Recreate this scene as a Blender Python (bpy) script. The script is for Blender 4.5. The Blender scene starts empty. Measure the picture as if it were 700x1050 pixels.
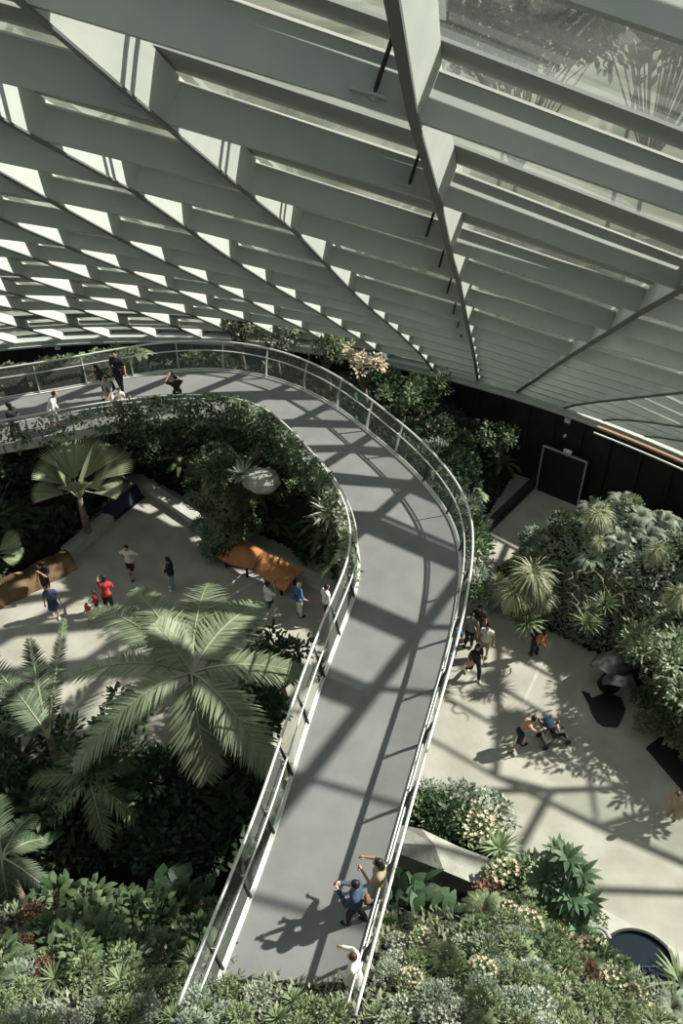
import bpy, bmesh, math, random
from mathutils import Vector as V, Matrix as M, noise
random.seed(7)
R = random.random
U = random.uniform
PI = math.pi
SC = bpy.context.scene
COL = SC.collection
# ------------------------------------------------------------------ camera, sky, sun, exposure
F, PITCH, CH = 900.0, math.radians(40), 24.1
cam = bpy.data.objects.new('camera', bpy.data.cameras.new('camera'))
COL.objects.link(cam)
cam.location = (0, 0, CH)
cam.rotation_euler = (PI/2-PITCH, 0, 0)
cam.data.sensor_fit = 'VERTICAL'
cam.data.sensor_height = 24
cam.data.lens = 24*F/1050
cam.data.clip_end = 600
SC.camera = cam
SUN = V((.72, .20, .645)).normalized()
sun = bpy.data.objects.new('sun', bpy.data.lights.new('sun', 'SUN'))
COL.objects.link(sun)
sun.data.energy = 9.2
sun.data.angle = math.radians(.9)
sun.data.color = (1, .955, .85)
sun.rotation_euler = SUN.to_track_quat('Z', 'Y').to_euler()
w = bpy.data.worlds.new('sky')
SC.world = w
w.use_nodes = True
bgn = w.node_tree.nodes['Background']
bgn.inputs[0].default_value = (.80, .88, .86, 1)
bgn.inputs[1].default_value = .52
SC.view_settings.view_transform = 'Standard'
SC.view_settings.look = 'None'
SC.view_settings.gamma = 1
SC.view_settings.use_curve_mapping = False
SC.view_settings.exposure = 0
SC.cycles.max_bounces = 6
SC.cycles.transparent_max_bounces = 24
SC.cycles.use_denoising = True

# ------------------------------------------------------------------ helpers
def ray(px, py):
    u = (px-350)/F; v = (525-py)/F
    return V((u, math.cos(PITCH)+v*math.sin(PITCH), -math.sin(PITCH)+v*math.cos(PITCH)))
def at(px, py, z=0.0):
    d = ray(px, py); t = (z-CH)/d.z
    return V((d.x*t, d.y*t, z))

MATS = {}
def mat(name, col, rough=.7, col2=None, scale=4, bump=0, metal=0, island=False, transl=0, objvar=0, spec=.4, detail=4):
    if name in MATS: return MATS[name]
    m = bpy.data.materials.new(name); m.use_nodes = True
    nt = m.node_tree; N = nt.nodes; L = nt.links
    b = N['Principled BSDF']
    b.inputs['Roughness'].default_value = rough
    b.inputs['Metallic'].default_value = metal
    b.inputs['Specular IOR Level'].default_value = spec
    c4 = lambda c: (c[0], c[1], c[2], 1)
    b.inputs['Base Color'].default_value = c4(col)
    if col2 is not None:
        ramp = N.new('ShaderNodeMix'); ramp.data_type = 'RGBA'
        ramp.inputs['A'].default_value = c4(col); ramp.inputs['B'].default_value = c4(col2)
        if island:
            g = N.new('ShaderNodeNewGeometry'); L.new(g.outputs['Random Per Island'], ramp.inputs['Factor'])
            src = ramp
            if objvar:
                oi = N.new('ShaderNodeObjectInfo')
                hs = N.new('ShaderNodeHueSaturation')
                mr = N.new('ShaderNodeMapRange')
                mr.inputs['To Min'].default_value = 1-objvar; mr.inputs['To Max'].default_value = 1+objvar
                L.new(oi.outputs['Random'], mr.inputs['Value']); L.new(mr.outputs[0], hs.inputs['Value'])
                L.new(ramp.outputs['Result'], hs.inputs['Color'])
                colout = hs.outputs['Color']
            else: colout = ramp.outputs['Result']
        else:
            tc = N.new('ShaderNodeTexCoord'); nz = N.new('ShaderNodeTexNoise')
            nz.inputs['Scale'].default_value = scale; nz.inputs['Detail'].default_value = detail
            mr = N.new('ShaderNodeMapRange'); mr.inputs['From Min'].default_value = .35; mr.inputs['From Max'].default_value = .65
            L.new(tc.outputs['Object'], nz.inputs['Vector']); L.new(nz.outputs['Fac'], mr.inputs['Value'])
            L.new(mr.outputs[0], ramp.inputs['Factor'])
            colout = ramp.outputs['Result']
        L.new(colout, b.inputs['Base Color'])
        if transl:
            tr = N.new('ShaderNodeBsdfTranslucent'); L.new(colout, tr.inputs['Color'])
            mx = N.new('ShaderNodeMixShader'); mx.inputs[0].default_value = transl
            L.new(b.outputs[0], mx.inputs[1]); L.new(tr.outputs[0], mx.inputs[2])
            L.new(mx.outputs[0], N['Material Output'].inputs['Surface'])
    if bump:
        tc2 = N.new('ShaderNodeTexCoord'); nb = N.new('ShaderNodeTexNoise'); nb.inputs['Scale'].default_value = scale*6
        bp = N.new('ShaderNodeBump'); bp.inputs['Strength'].default_value = bump; bp.inputs['Distance'].default_value = .02
        L.new(tc2.outputs['Object'], nb.inputs['Vector']); L.new(nb.outputs['Fac'], bp.inputs['Height'])
        L.new(bp.outputs[0], b.inputs['Normal'])
    MATS[name] = m
    return m
def see_mat(name, col, fac, rough=.05, tint=(1, 1, 1), gloss=True):
    m = bpy.data.materials.new(name); m.use_nodes = True
    nt = m.node_tree; N = nt.nodes; L = nt.links
    N.remove(N['Principled BSDF'])
    t = N.new('ShaderNodeBsdfTransparent'); t.inputs[0].default_value = (*tint, 1)
    g = N.new('ShaderNodeBsdfGlossy') if gloss else N.new('ShaderNodeBsdfDiffuse')
    g.inputs[0].default_value = (*col, 1)
    if gloss: g.inputs['Roughness'].default_value = rough
    mx = N.new('ShaderNodeMixShader')
    if gloss:
        lw = N.new('ShaderNodeLayerWeight'); lw.inputs[0].default_value = .5
        pw = N.new('ShaderNodeMath'); pw.operation = 'POWER'; pw.inputs[1].default_value = 4
        ml = N.new('ShaderNodeMath'); ml.operation = 'MULTIPLY_ADD'; ml.inputs[1].default_value = .7; ml.inputs[2].default_value = fac*.3
        L.new(lw.outputs['Facing'], pw.inputs[0]); L.new(pw.outputs[0], ml.inputs[0]); L.new(ml.outputs[0], mx.inputs[0])
    else: mx.inputs[0].default_value = fac
    L.new(t.outputs[0], mx.inputs[1]); L.new(g.outputs[0], mx.inputs[2])
    L.new(mx.outputs[0], N['Material Output'].inputs['Surface'])
    MATS[name] = m
    return m

class MB:
    def __init__(s): s.v = []; s.f = []; s.mi = []; s.cur = 0
    def vs(s, pts):
        n = len(s.v); s.v += [tuple(p) for p in pts]; return n
    def face(s, ids): s.f.append(tuple(ids)); s.mi.append(s.cur)
    def box(s, c, size, rot=None):
        c = V(c); h = V(size)/2
        pts = [V((x*h.x, y*h.y, z*h.z)) for x in (-1, 1) for y in (-1, 1) for z in (-1, 1)]
        if rot is not None: pts = [rot @ p for p in pts]
        n = s.vs([c+p for p in pts])
        for q in ((0,1,3,2),(4,6,7,5),(0,4,5,1),(2,3,7,6),(0,2,6,4),(1,5,7,3)): s.face([n+i for i in q])
    def tube(s, pts, r, k=8, cap=True):
        pts = [V(p) for p in pts]
        rs = r if isinstance(r, (list, tuple)) else [r]*len(pts)
        up = None; n0 = len(s.v)
        for i, p in enumerate(pts):
            t = (pts[min(i+1, len(pts)-1)]-pts[max(i-1, 0)])
            t = t.normalized() if t.length > 1e-9 else V((0, 0, 1))
            if up is None:
                up = t.orthogonal().normalized()
            else:
                up = (up-t*up.dot(t)); up = up.normalized() if up.length > 1e-6 else t.orthogonal().normalized()
            b = t.cross(up)
            s.vs([p+(up*math.cos(2*PI*j/k)+b*math.sin(2*PI*j/k))*rs[i] for j in range(k)])
        for i in range(len(pts)-1):
            for j in range(k):
                a = n0+i*k+j; b2 = n0+i*k+(j+1) % k
                s.face((a, b2, b2+k, a+k))
        if cap:
            s.face([n0+j for j in range(k)][::-1]); e = n0+(len(pts)-1)*k; s.face([e+j for j in range(k)])
    def ball(s, c, r, k=10, rings=6, rot=None):
        c = V(c); r = V(r) if isinstance(r, (tuple, list, V)) else V((r, r, r))
        def P(a, b):
            p = V((r.x*math.sin(a)*math.cos(b), r.y*math.sin(a)*math.sin(b), r.z*math.cos(a)))
            return c+(rot @ p if rot is not None else p)
        top = s.vs([P(0, 0)]); n0 = len(s.v)
        for i in range(1, rings):
            s.vs([P(PI*i/rings, 2*PI*j/k) for j in range(k)])
        bot = s.vs([P(PI, 0)])
        for j in range(k):
            s.face((top, n0+j, n0+(j+1) % k)); e = n0+(rings-2)*k
            s.face((bot, e+(j+1) % k, e+j))
        for i in range(rings-2):
            for j in range(k):
                a = n0+i*k+j; b = n0+i*k+(j+1) % k
                s.face((a, a+k, b+k, b))
    def prism(s, poly, z0, z1):
        n = len(poly)
        b = s.vs([(p[0], p[1], z0) for p in poly]); t = s.vs([(p[0], p[1], z1) for p in poly])
        s.face([t+i for i in range(n)]); s.face([b+i for i in range(n)][::-1])
        for i in range(n):
            j = (i+1) % n; s.face((b+i, b+j, t+j, t+i))
    def strip(s, A, B, C, D, caps=True):
        """closed box-section sweep through four rails of equal length"""
        n = len(A); i0 = len(s.v)
        for i in range(n): s.vs([A[i], B[i], C[i], D[i]])
        for i in range(n-1):
            a = i0+4*i
            for j in range(4):
                k = (j+1) % 4; s.face((a+j, a+k, a+4+k, a+4+j))
        if caps:
            s.face((i0+3, i0+2, i0+1, i0)); e = i0+4*(n-1); s.face((e, e+1, e+2, e+3))
    def leaf(s, o, d, nrm, L, W, droop=.3, seg=3, prof=None):
        d = d.normalized()
        side = d.cross(nrm)
        side = side.normalized() if side.length > 1e-5 else d.orthogonal().normalized()
        prof = prof or ([.25, 1, .75, .03] if seg == 3 else [.3, 1, .04])
        n = len(s.v); p = V(o); dd = d.copy()
        for i in range(seg+1):
            wv = side*(W*.5*prof[i])
            s.v.append(tuple(p-wv)); s.v.append(tuple(p+wv))
            dd = (dd+V((0, 0, -droop/seg))).normalized(); p = p+dd*(L/seg)
        for i in range(seg):
            a = n+2*i; s.face((a, a+1, a+3, a+2))
    def mesh(s, name, mats, smooth=False):
        me = bpy.data.meshes.new(name); me.from_pydata(s.v, [], s.f); me.update()
        for m in (mats if isinstance(mats, (list, tuple)) else [mats]): me.materials.append(MATS[m] if isinstance(m, str) else m)
        if any(s.mi):
            me.polygons.foreach_set('material_index', s.mi)
        if smooth: me.polygons.foreach_set('use_smooth', [True]*len(me.polygons))
        return me
    def build(s, name, mats, parent=None, smooth=False, loc=None):
        o = bpy.data.objects.new(name, s.mesh(name, mats, smooth)); COL.objects.link(o)
        if parent: o.parent = parent
        if loc is not None: o.location = loc
        return o
def tag(o, label=None, cat=None, group=None, kind=None):
    if label: o['label'] = label
    if cat: o['category'] = cat
    if group: o['group'] = group
    if kind: o['kind'] = kind
    return o
def thing(name, label, cat, loc=(0, 0, 0), rz=0, group=None):
    o = bpy.data.objects.new(name, None); COL.objects.link(o); o.location = loc; o.rotation_euler = (0, 0, rz)
    o.empty_display_size = .2
    return tag(o, label, cat, group)
def struct(o): o['kind'] = 'structure'; return o

# ------------------------------------------------------------------ materials
mat('roof_paint', (.50, .54, .51), .55, (.56, .59, .55), 1.5)
mat('roof_dark', (.16, .18, .17), .6)
mat('roof_flange', (.74, .75, .70), .5)
mat('blind', (.36, .38, .37), .8)
mat('strut_black', (.02, .022, .022), .5)
see_mat('roof_glass', (.9, .95, .95), .16, .02, (.92, .95, .94))
def haze_glass(m):  # mixes a patchy pale translucent veil into the glass, imitating reflected haze
    nt = m.node_tree; N = nt.nodes; L = nt.links; out = N['Material Output']; old = out.inputs['Surface'].links[0].from_socket
    tc = N.new('ShaderNodeTexCoord'); nz_ = N.new('ShaderNodeTexNoise'); nz_.inputs['Scale'].default_value = .35; nz_.inputs['Detail'].default_value = 5
    mr = N.new('ShaderNodeMapRange'); mr.inputs['From Min'].default_value = .4; mr.inputs['From Max'].default_value = .75; mr.inputs['To Min'].default_value = .02; mr.inputs['To Max'].default_value = .09
    tl = N.new('ShaderNodeBsdfTranslucent'); tl.inputs[0].default_value = (.8, .85, .82, 1); mx = N.new('ShaderNodeMixShader')
    L.new(tc.outputs['Object'], nz_.inputs['Vector']); L.new(nz_.outputs['Fac'], mr.inputs['Value']); L.new(mr.outputs[0], mx.inputs[0])
    L.new(old, mx.inputs[1]); L.new(tl.outputs[0], mx.inputs[2]); L.new(mx.outputs[0], out.inputs['Surface'])
haze_glass(MATS['roof_glass'])
see_mat('rail_mesh', (.30, .32, .31), .24, gloss=False)
see_mat('pond_glass', (.3, .4, .5), .3, .05)
mat('deck', (.175, .178, .178), .72, (.205, .208, .208), 1.2, .15)
mat('deck_edge', (.62, .63, .60), .5)
mat('rail_metal', (.70, .71, .68), .38, metal=.3)
mat('rail_dark', (.03, .032, .032), .5)
mat('concrete', (.33, .315, .275), .85, (.42, .405, .36), .9, .3)
mat('kerb_stone', (.42, .42, .39), .85, (.5, .49, .46), 3, .2)
mat('wall_dark', (.012, .016, .016), .6, (.02, .024, .023), 2)
mat('ring_steel', (.42, .45, .43), .5)
mat('soil', (.012, .012, .009), .95, (.03, .026, .018), 3, .4)
mat('rock', (.30, .30, .27), .85, (.46, .45, .41), 1.5, .6)
mat('timber', (.09, .055, .03), .75, (.22, .14, .07), 2.2, .4)
mat('rust', (.42, .16, .06), .6, (.50, .22, .09), 3, .2)
mat('gold', (.75, .55, .2), .4)
mat('black', (.012, .012, .014), .45)
mat('navy', (.02, .03, .06), .4)
mat('silver', (.40, .39, .37), .3, (.10, .10, .10), 3, metal=.5)
mat('white_box', (.8, .8, .76), .5)
mat('wood_trim', (.26, .17, .11), .6)
mat('bark', (.09, .075, .055), .9, (.2, .17, .12), 6, .5)
mat('water_dark', (.012, .02, .03), .08)
mat('lawn', (.05, .07, .035), .9, (.16, .17, .13), .12)
G = {}
def gray(c, f=.14):
    y = .3*c[0]+.6*c[1]+.1*c[2]; return tuple(v+(y-v)*f for v in c)
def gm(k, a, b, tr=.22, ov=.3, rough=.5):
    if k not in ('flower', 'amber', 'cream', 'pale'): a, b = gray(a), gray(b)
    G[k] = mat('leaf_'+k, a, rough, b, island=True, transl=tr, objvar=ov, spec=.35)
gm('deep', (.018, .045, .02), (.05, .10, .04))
gm('mid', (.045, .09, .035), (.13, .19, .075))
gm('light', (.12, .18, .075), (.26, .33, .15))
gm('silver', (.16, .22, .16), (.34, .40, .30))
gm('yellow', (.24, .29, .12), (.55, .54, .34))
gm('palm', (.17, .23, .12), (.36, .42, .26), .3)
gm('pale', (.40, .42, .33), (.62, .62, .52))
gm('red', (.10, .05, .03), (.26, .12, .07))
gm('flower', (.55, .12, .08), (.7, .3, .22), .1, .1)
gm('amber', (.6, .38, .08), (.75, .55, .15), .1, .1)
gm('cream', (.5, .42, .3), (.7, .6, .45), .1, .1)
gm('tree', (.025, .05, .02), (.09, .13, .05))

# ------------------------------------------------------------------ roof shell
RING_Z = 4.1
def ringY(x):
    X = max(-46, min(46, x+9)); return 36.5-X*X/60-X**4/216000
def surf_z(x, y):
    D = ringY(x)-y; return RING_Z+.8*D-.0045*D*D
def surf_n(x, y):
    e = .05
    return V((-(surf_z(x+e, y)-surf_z(x-e, y))/(2*e), -(surf_z(x, y+e)-surf_z(x, y-e))/(2*e), 1)).normalized()
def hit(px, py):
    d = ray(px, py); t0 = 0.5
    f = lambda t: (CH+d.z*t)-surf_z(d.x*t, d.y*t)
    t = 2.0
    while f(t) < 0 and t < 200: t += .5
    a, b = t-.5, t
    for _ in range(30):
        m_ = (a+b)/2
        if f(m_) < 0: a = m_
        else: b = m_
    return V((d.x*a, d.y*a, 0))
AX = [425,450,461,470,475,479,482,484,485.5,487,488,489,490]
AY = [124,209,258,287,312,332,345,354,362,370,377,384,391]
DX = [400,282,210,167,141,119,103,89,77,67,58,51,46]
QA = [.325,.317,.315,.315,.315,.31,.305,.3,.295,.285,.28,.27,.26]
QB = [.00006,.00008,.0001,.00012,.00015,.00018,.0002,.00023,.00027,.0003,.00033,.00037,.0004]
R1 = [(780,248),(696,298),(655,321),(625,340),(605,352),(583,366),(572,373),(563,379),(555,385),(548,390),(541,394),(535,398),(530,402)]
R2 = [(1134,354),(951,374),(864,384),(796,391),(752,396),(702,402),(677,404.5),(656,407),(638,409),(618,411),(603,413),(590,415),(578,418)]
I0, I1 = -12, 7
K0, K1 = -6, 12
NODE = {}
for k in range(0, K1+1):
    row = {}
    for i in range(I0, I1+1):
        X = i*DX[k]*(.93 if i > 0 else 1)
        px = AX[k]+X; py = AY[k]+QA[k]*X+QB[k]*X*X
        if i in (1, 2): px, py = (R1 if i == 1 else R2)[k]
        if -260 < px < 960 or i in (1, 2) or -1 <= i <= 1: row[i] = hit(px, py)
    lo, hi = min(row), max(row)
    for i in range(hi+1, I1+1): row[i] = row[i-1]+(row[hi]-row[hi-1])
    for i in range(lo-1, I0-1, -1): row[i] = row[i+1]-(row[lo+1]-row[lo])
    for i in row: NODE[i, k] = row[i]
row = {i: hit(392+i*680*(.93 if i > 0 else 1), -62+.32*i*680) for i in (-1, 0, 1)}
for i in range(2, I1+1): row[i] = row[i-1]+V((4.6, -.4, 0))
for i in range(-2, I0-1, -1): row[i] = row[i+1]-(row[0]-row[-1])
for i in row: NODE[i, -1] = row[i]
for i in range(I0, I1+1):
    step = NODE[i, 0]-NODE[i, 1]
    ln = max(2.2, min(4.0, step.length)); step = step.normalized()*ln
    if step.y > -.5*ln: step = V((step.x*.3, -ln, 0))
    for k in range(-2, K0-1, -1): NODE[i, k] = NODE[i, k+1]+step
for key, p in NODE.items():
    p.z = surf_z(p.x, p.y)
NRM = {key: (surf_n(p.x, p.y)+V((.32*math.exp(-((key[0]+.6)/1.4)**2)*max(0, min(1, 1-key[1]/9)), 0, 0))).normalized() for key, p in NODE.items()}
def depth(k): return .56 if k <= 0 else .56-.27*k/12
ceiling = thing('ceiling', None, None); struct(ceiling)
def webbox(pts, nrms, ds, th, mb, off=0):
    A, B, C, D = [], [], [], []
    for j, p in enumerate(pts):
        t = (pts[min(j+1, len(pts)-1)]-pts[max(j-1, 0)]).normalized()
        s = t.cross(nrms[j]).normalized()*th/2
        lo = p+nrms[j]*off; hi_ = p+nrms[j]*ds[j]
        A.append(lo-s); B.append(lo+s); C.append(hi_+s); D.append(hi_-s)
    mb.strip(A, B, C, D)
for i in range(I0, I1+1):
    mb = MB()
    ks = range(K0, K1+1)
    P_ = [NODE[i, k] for k in ks]; N_ = [NRM[i, k] for k in ks]
    webbox(P_, N_, [depth(k)+.04 for k in ks], .09, mb)
    rb_ = mb.build('rib', 'roof_paint', ceiling)
    mb = MB(); webbox(P_, N_, [.0]*len(P_), .13, mb, -.03); mb.build('flange', 'roof_dark', rb_)
for k in range(K0, K1+1):
    mb = MB(); fl = MB(); bl = MB()
    I = range(I0, I1+1)
    P_ = [NODE[i, k] for i in I]; N_ = [NRM[i, k] for i in I]
    webbox(P_, N_, [depth(k)]*len(P_), .10, mb)
    beam = mb.build('beam', 'roof_paint', ceiling)
    # ledge on the upslope side under the glass
    if k > K0:
        A, B, C, D = [], [], [], []; E1, E2, E3, E4 = [], [], [], []
        for i in I:
            p, n = NODE[i, k], NRM[i, k]; d = depth(k)
            ups = (NODE[i, k-1]-p); L_ = ups.length; ups = ups/L_
            w1 = .12; w2 = L_*.34
            A.append(p+n*(d-.04)+ups*.04); B.append(p+n*(d-.04)+ups*w1); C.append(p+n*(d-.01)+ups*w1); D.append(p+n*(d-.01)+ups*.04)
            n2 = NRM[i, k-1]; q = NODE[i, k-1]
            lerp = lambda f: (p+n*(d+.06)).lerp(q+n2*(depth(k-1)+.06), f)
            bw = .24 if k > 0 else .13; f0 = .05; bw += .05; E1.append(lerp(f0)); E2.append(lerp(bw)); E3.append(lerp(bw)+n*.04); E4.append(lerp(f0)+n*.04)
        fl.strip(A, B, C, D); fl.build('ledge', 'roof_flange', beam)
        q_ = 3-I0; E1, E2, E3, E4 = E1[:q_], E2[:q_], E3[:q_], E4[:q_]
        bl.strip(E1, E2, E3, E4); bl.build('blind', 'blind', ceiling)
        if k <= 3:
            b2 = MB()
            for f in (.42, .50):
                A, B, C, D = [], [], [], []
                for i in range(-3, 1):
                    p = NODE[i, k]+NRM[i, k]*(depth(k)+.02); q = NODE[i, k-1]+NRM[i, k-1]*(depth(k-1)+.02)
                    a = p.lerp(q, f); b_ = p.lerp(q, f+.03); n = NRM[i, k]
                    A.append(a); B.append(b_); C.append(b_+n*.05); D.append(a+n*.05)
                b2.strip(A, B, C, D)
            b2.build('blind_rail', 'roof_flange', ceiling)
gl = MB()
for k in range(K0, K1):
    for i in range(I0, I1):
        q = [NODE[a]+NRM[a]*(depth(a[1])+.14) for a in ((i, k), (i+1, k), (i+1, k+1), (i, k+1))]
        n = gl.vs(q); gl.face((n, n+1, n+2, n+3))
gl.build('glazing', 'roof_glass', ceiling)
# struts with brackets hanging between beams close to the big ribs
def strut(a, f, i, k):
    p = NODE[i, k].lerp(NODE[i+1, k], f)+NRM[i, k]*.02
    q = p+(NODE[i, k-1]-NODE[i, k]).normalized()*.1
    n = NRM[i, k]
    s = MB(); t = (NODE[i+1, k]-NODE[i, k]).normalized()
    top = q+n*(depth(k)+.02)+(NODE[i, k-1]-NODE[i, k]).normalized()*a
    bot = q+n*.06
    s.tube([top, bot], .025, 6)
    o = s.build('strut', 'strut_black', ceiling)
    b = MB(); A = [bot-t*.28, bot+t*.16]; u_ = (NODE[i, k-1]-NODE[i, k]).normalized()*.09
    b.strip([x-u_ for x in A], [x+u_ for x in A], [x+u_+n*.03 for x in A], [x-u_+n*.03 for x in A])
    b.tube([bot-n*.03, bot+n*.12], .045, 8)
    b.build('bracket', 'roof_paint', o)
for k in range(0, 8):
    strut(.25, .86, -1, k)
    if k > 0:
        strut(.22, .93, -2, k)
        if k > 1: strut(.2, .95, -3, k)

# ------------------------------------------------------------------ ring wall
xs = [x*1.0 for x in range(-34, 27)]
ring = [V((x, ringY(x), 0)) for x in xs]
def off(p, d):  # towards the inside
    e = .1; t = V((2*e, ringY(p.x+e)-ringY(p.x-e), 0)).normalized()
    return p+V((t.y, -t.x, 0))*d
def ring_sweep(mb, pts, d0, d1, z0, z1):
    a = [off(p, d0) for p in pts]; b = [off(p, d1) for p in pts]
    Z = lambda q, z: V((q.x, q.y, z))
    mb.strip([Z(q, z0) for q in a], [Z(q, z0) for q in b], [Z(q, z1) for q in b], [Z(q, z1) for q in a])
wm = MB(); ring_sweep(wm, ring, -.3, 0, 0, 4.0); struct(wm.build('wall_back', 'wall_dark'))
wp = MB()
for k, p in enumerate(ring):
    q = off(p, .03); wp.box((q.x, q.y, 2), (.05, .08, 3.9))
struct(wp.build('trim_1', 'wall_dark'))
rb = MB(); ring_sweep(rb, ring, -.35, .22, 4.0, 4.22); struct(rb.build('trim_2', 'ring_steel'))
rb = MB(); ring_sweep(rb, ring, .22, .30, 3.93, 4.02); struct(rb.build('trim_3', 'ring_steel'))
rp = [V((x*.5, ringY(x*.5), 0)) for x in range(21, 40)]
rb = MB(); ring_sweep(rb, rp, .32, .46, 4.02, 4.12); struct(rb.build('trim_4', 'wood_trim'))
rb = MB(); ring_sweep(rb, rp[:9], .62, .66, 3.9, 3.96); struct(rb.build('trim_5', 'roof_flange'))

# ------------------------------------------------------------------ ground
OUT = [(-40, -12), (-40, 15.8), (-1.5, 15.6), (1.5, 15.2), (2.4, 14.7), (4.9, 13.2), (6.8, 11.5), (9.1, 10.2), (26, 3)]
fl = MB()
poly = [(-38, 15.8), (-1.5, 15.6), (1.5, 15.2), (2.4, 14.7), (4.9, 13.2), (6.8, 11.5), (9.1, 10.2), (24, 4)]+[(x, ringY(x)+.1) for x in range(22, -38, -2)]
fl.prism(poly, -.4, 0)
struct(fl.build('floor', 'concrete'))
pf = MB(); pf.prism([(-40, -12), (30, -12), (30, 16), (-40, 16)], -7.2, -7)
struct(pf.build('floor_pit', 'soil'))
pw = MB()
pl = poly[:8]
for a, b in zip(pl, pl[1:]):
    A = V((*a, 0)); B = V((*b, 0)); n = V((B.y-A.y, -(B.x-A.x), 0)).normalized()*-.3
    pw.strip([V((A.x, A.y, -7)), V((B.x, B.y, -7))], [V((A.x, A.y, -7))+n, V((B.x, B.y, -7))+n], [V((A.x, A.y, -.4))+n, V((B.x, B.y, -.4))+n], [V((A.x, A.y, -.4)), V((B.x, B.y, -.4))])
struct(pw.build('wall_pit', 'wall_dark'))
ex = MB(); ex.prism([(-200, 30), (-38, 28), (-36, 33)]+[(x, ringY(x)+.6) for x in range(-36, 26, 4)]+[(24, 4), (200, -20), (300, 300), (-300, 300)], -.6, -.1)
struct(ex.build('ground_outside', 'lawn'))
def mnt(x, z): return -3.2-.5*noise.noise(V((x*.3, z*.3, 0)))*3
mw = MB(); gx = [-40+2*i for i in range(36)]; gz = [-7+2*i for i in range(15)]
n0 = mw.vs([(x, mnt(x, z), z) for z in gz for x in gx])
for a in range(len(gz)-1):
    for b in range(len(gx)-1):
        q = n0+a*len(gx)+b; mw.face((q, q+1, q+1+len(gx), q+len(gx)))
struct(mw.build('wall_mountain', 'soil'))
# kerbs
def kerb(pts, wdt, h, label, m='kerb_stone'):
    mb = MB(); pts = [V((p[0], p[1], 0)) for p in pts]
    A, B = [], []
    for i, p in enumerate(pts):
        t = (pts[min(i+1, len(pts)-1)]-pts[max(i-1, 0)]).normalized(); n = V((-t.y, t.x, 0))*wdt
        A.append(p); B.append(p+n)
    up = V((0, 0, h))
    mb.strip(A, B, [b+up for b in B], [a+up for a in A])
    o = mb.build('kerb', m); return tag(o, label, 'kerb')
kerb([at(*p) for p in ((147, 505), (225, 557), (345, 615))], .5, .32, 'long low stone kerb along the back of the left plaza, beneath the curving walkway')
kerb([at(*p) for p in ((118, 537), (74, 574))], -.55, .4, 'short thick stone kerb between the timber log and the dark slanted panel')
kerb([at(*p) for p in ((475, 826), (520, 862), (600, 926), (700, 980), (760, 1008))], -.55, .16, 'pale stone kerb edging the right plaza above the round black pool')
kerb([at(*p) for p in ((492, 556), (552, 497))], .25, .5, 'dark kerb beside the path leading to the dark doorway', 'wall_dark')
for k_, (p0, p1) in enumerate((((536, 722), (566, 655)), ((186, 640), (262, 596)), ((176, 632), (252, 590)))):
    gmb = MB(); a_, b_ = at(*p0), at(*p1); n_ = (b_-a_).cross(V((0, 0, 1))).normalized()*.05
    gmb.strip([a_-n_, b_-n_], [a_+n_, b_+n_], [a_+n_+V((0, 0, .004)), b_+n_+V((0, 0, .004))], [a_-n_+V((0, 0, .004)), b_-n_+V((0, 0, .004))])
    o = gmb.build('trim_%d' % (6+k_), 'kerb_stone'); struct(o)
# ------------------------------------------------------------------ planting beds
def inpoly(x, y, P):
    c = False; n = len(P); j = n-1
    for i in range(n):
        if (P[i][1] > y) != (P[j][1] > y) and x < (P[j][0]-P[i][0])*(y-P[i][1])/(P[j][1]-P[i][1])+P[i][0]: c = not c
        j = i
    return c
def dpoly(x, y, P, skip=()):
    best = 1e9
    for i in range(len(P)):
        if i in skip: continue
        a = V((P[i][0], P[i][1])); b = V((P[(i+1) % len(P)][0], P[(i+1) % len(P)][1])); p = V((x, y))
        t = max(0, min(1, (p-a).dot(b-a)/max(1e-6, (b-a).length_squared)))
        best = min(best, (a+(b-a)*t-p).length)
    return best
def bed(name, P, zf, res, base, label):
    x0 = min(p[0] for p in P); x1 = max(p[0] for p in P); y0 = min(p[1] for p in P); y1 = max(p[1] for p in P)
    nx = int((x1-x0)/res)+1; ny = int((y1-y0)/res)+1
    cell = set((i, j) for i in range(nx) for j in range(ny) if inpoly(x0+(i+.5)*res, y0+(j+.5)*res, P))
    mb = MB(); idx = {}
    def vid(i, j):
        if (i, j) not in idx:
            x, y = x0+i*res, y0+j*res; idx[i, j] = mb.vs([(x, y, zf(x, y))])
        return idx[i, j]
    for (i, j) in cell:
        a, b, c, d = vid(i, j), vid(i+1, j), vid(i+1, j+1), vid(i, j+1); mb.face((a, b, c, d))
        for (di, dj, e) in ((0, -1, (b, a)), (1, 0, (c, b)), (0, 1, (d, c)), (-1, 0, (a, d))):
            if (i+di, j+dj) not in cell:
                p, q = mb.v[e[0]], mb.v[e[1]]
                n = mb.vs([p, q, (q[0], q[1], base), (p[0], p[1], base)]); mb.face((n, n+1, n+2, n+3))
    o = mb.build(name, 'soil'); tag(o, label, 'planting bed')
    return o
nz = lambda x, y, s, a: a*noise.noise(V((x*s, y*s, 3.1)))
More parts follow.
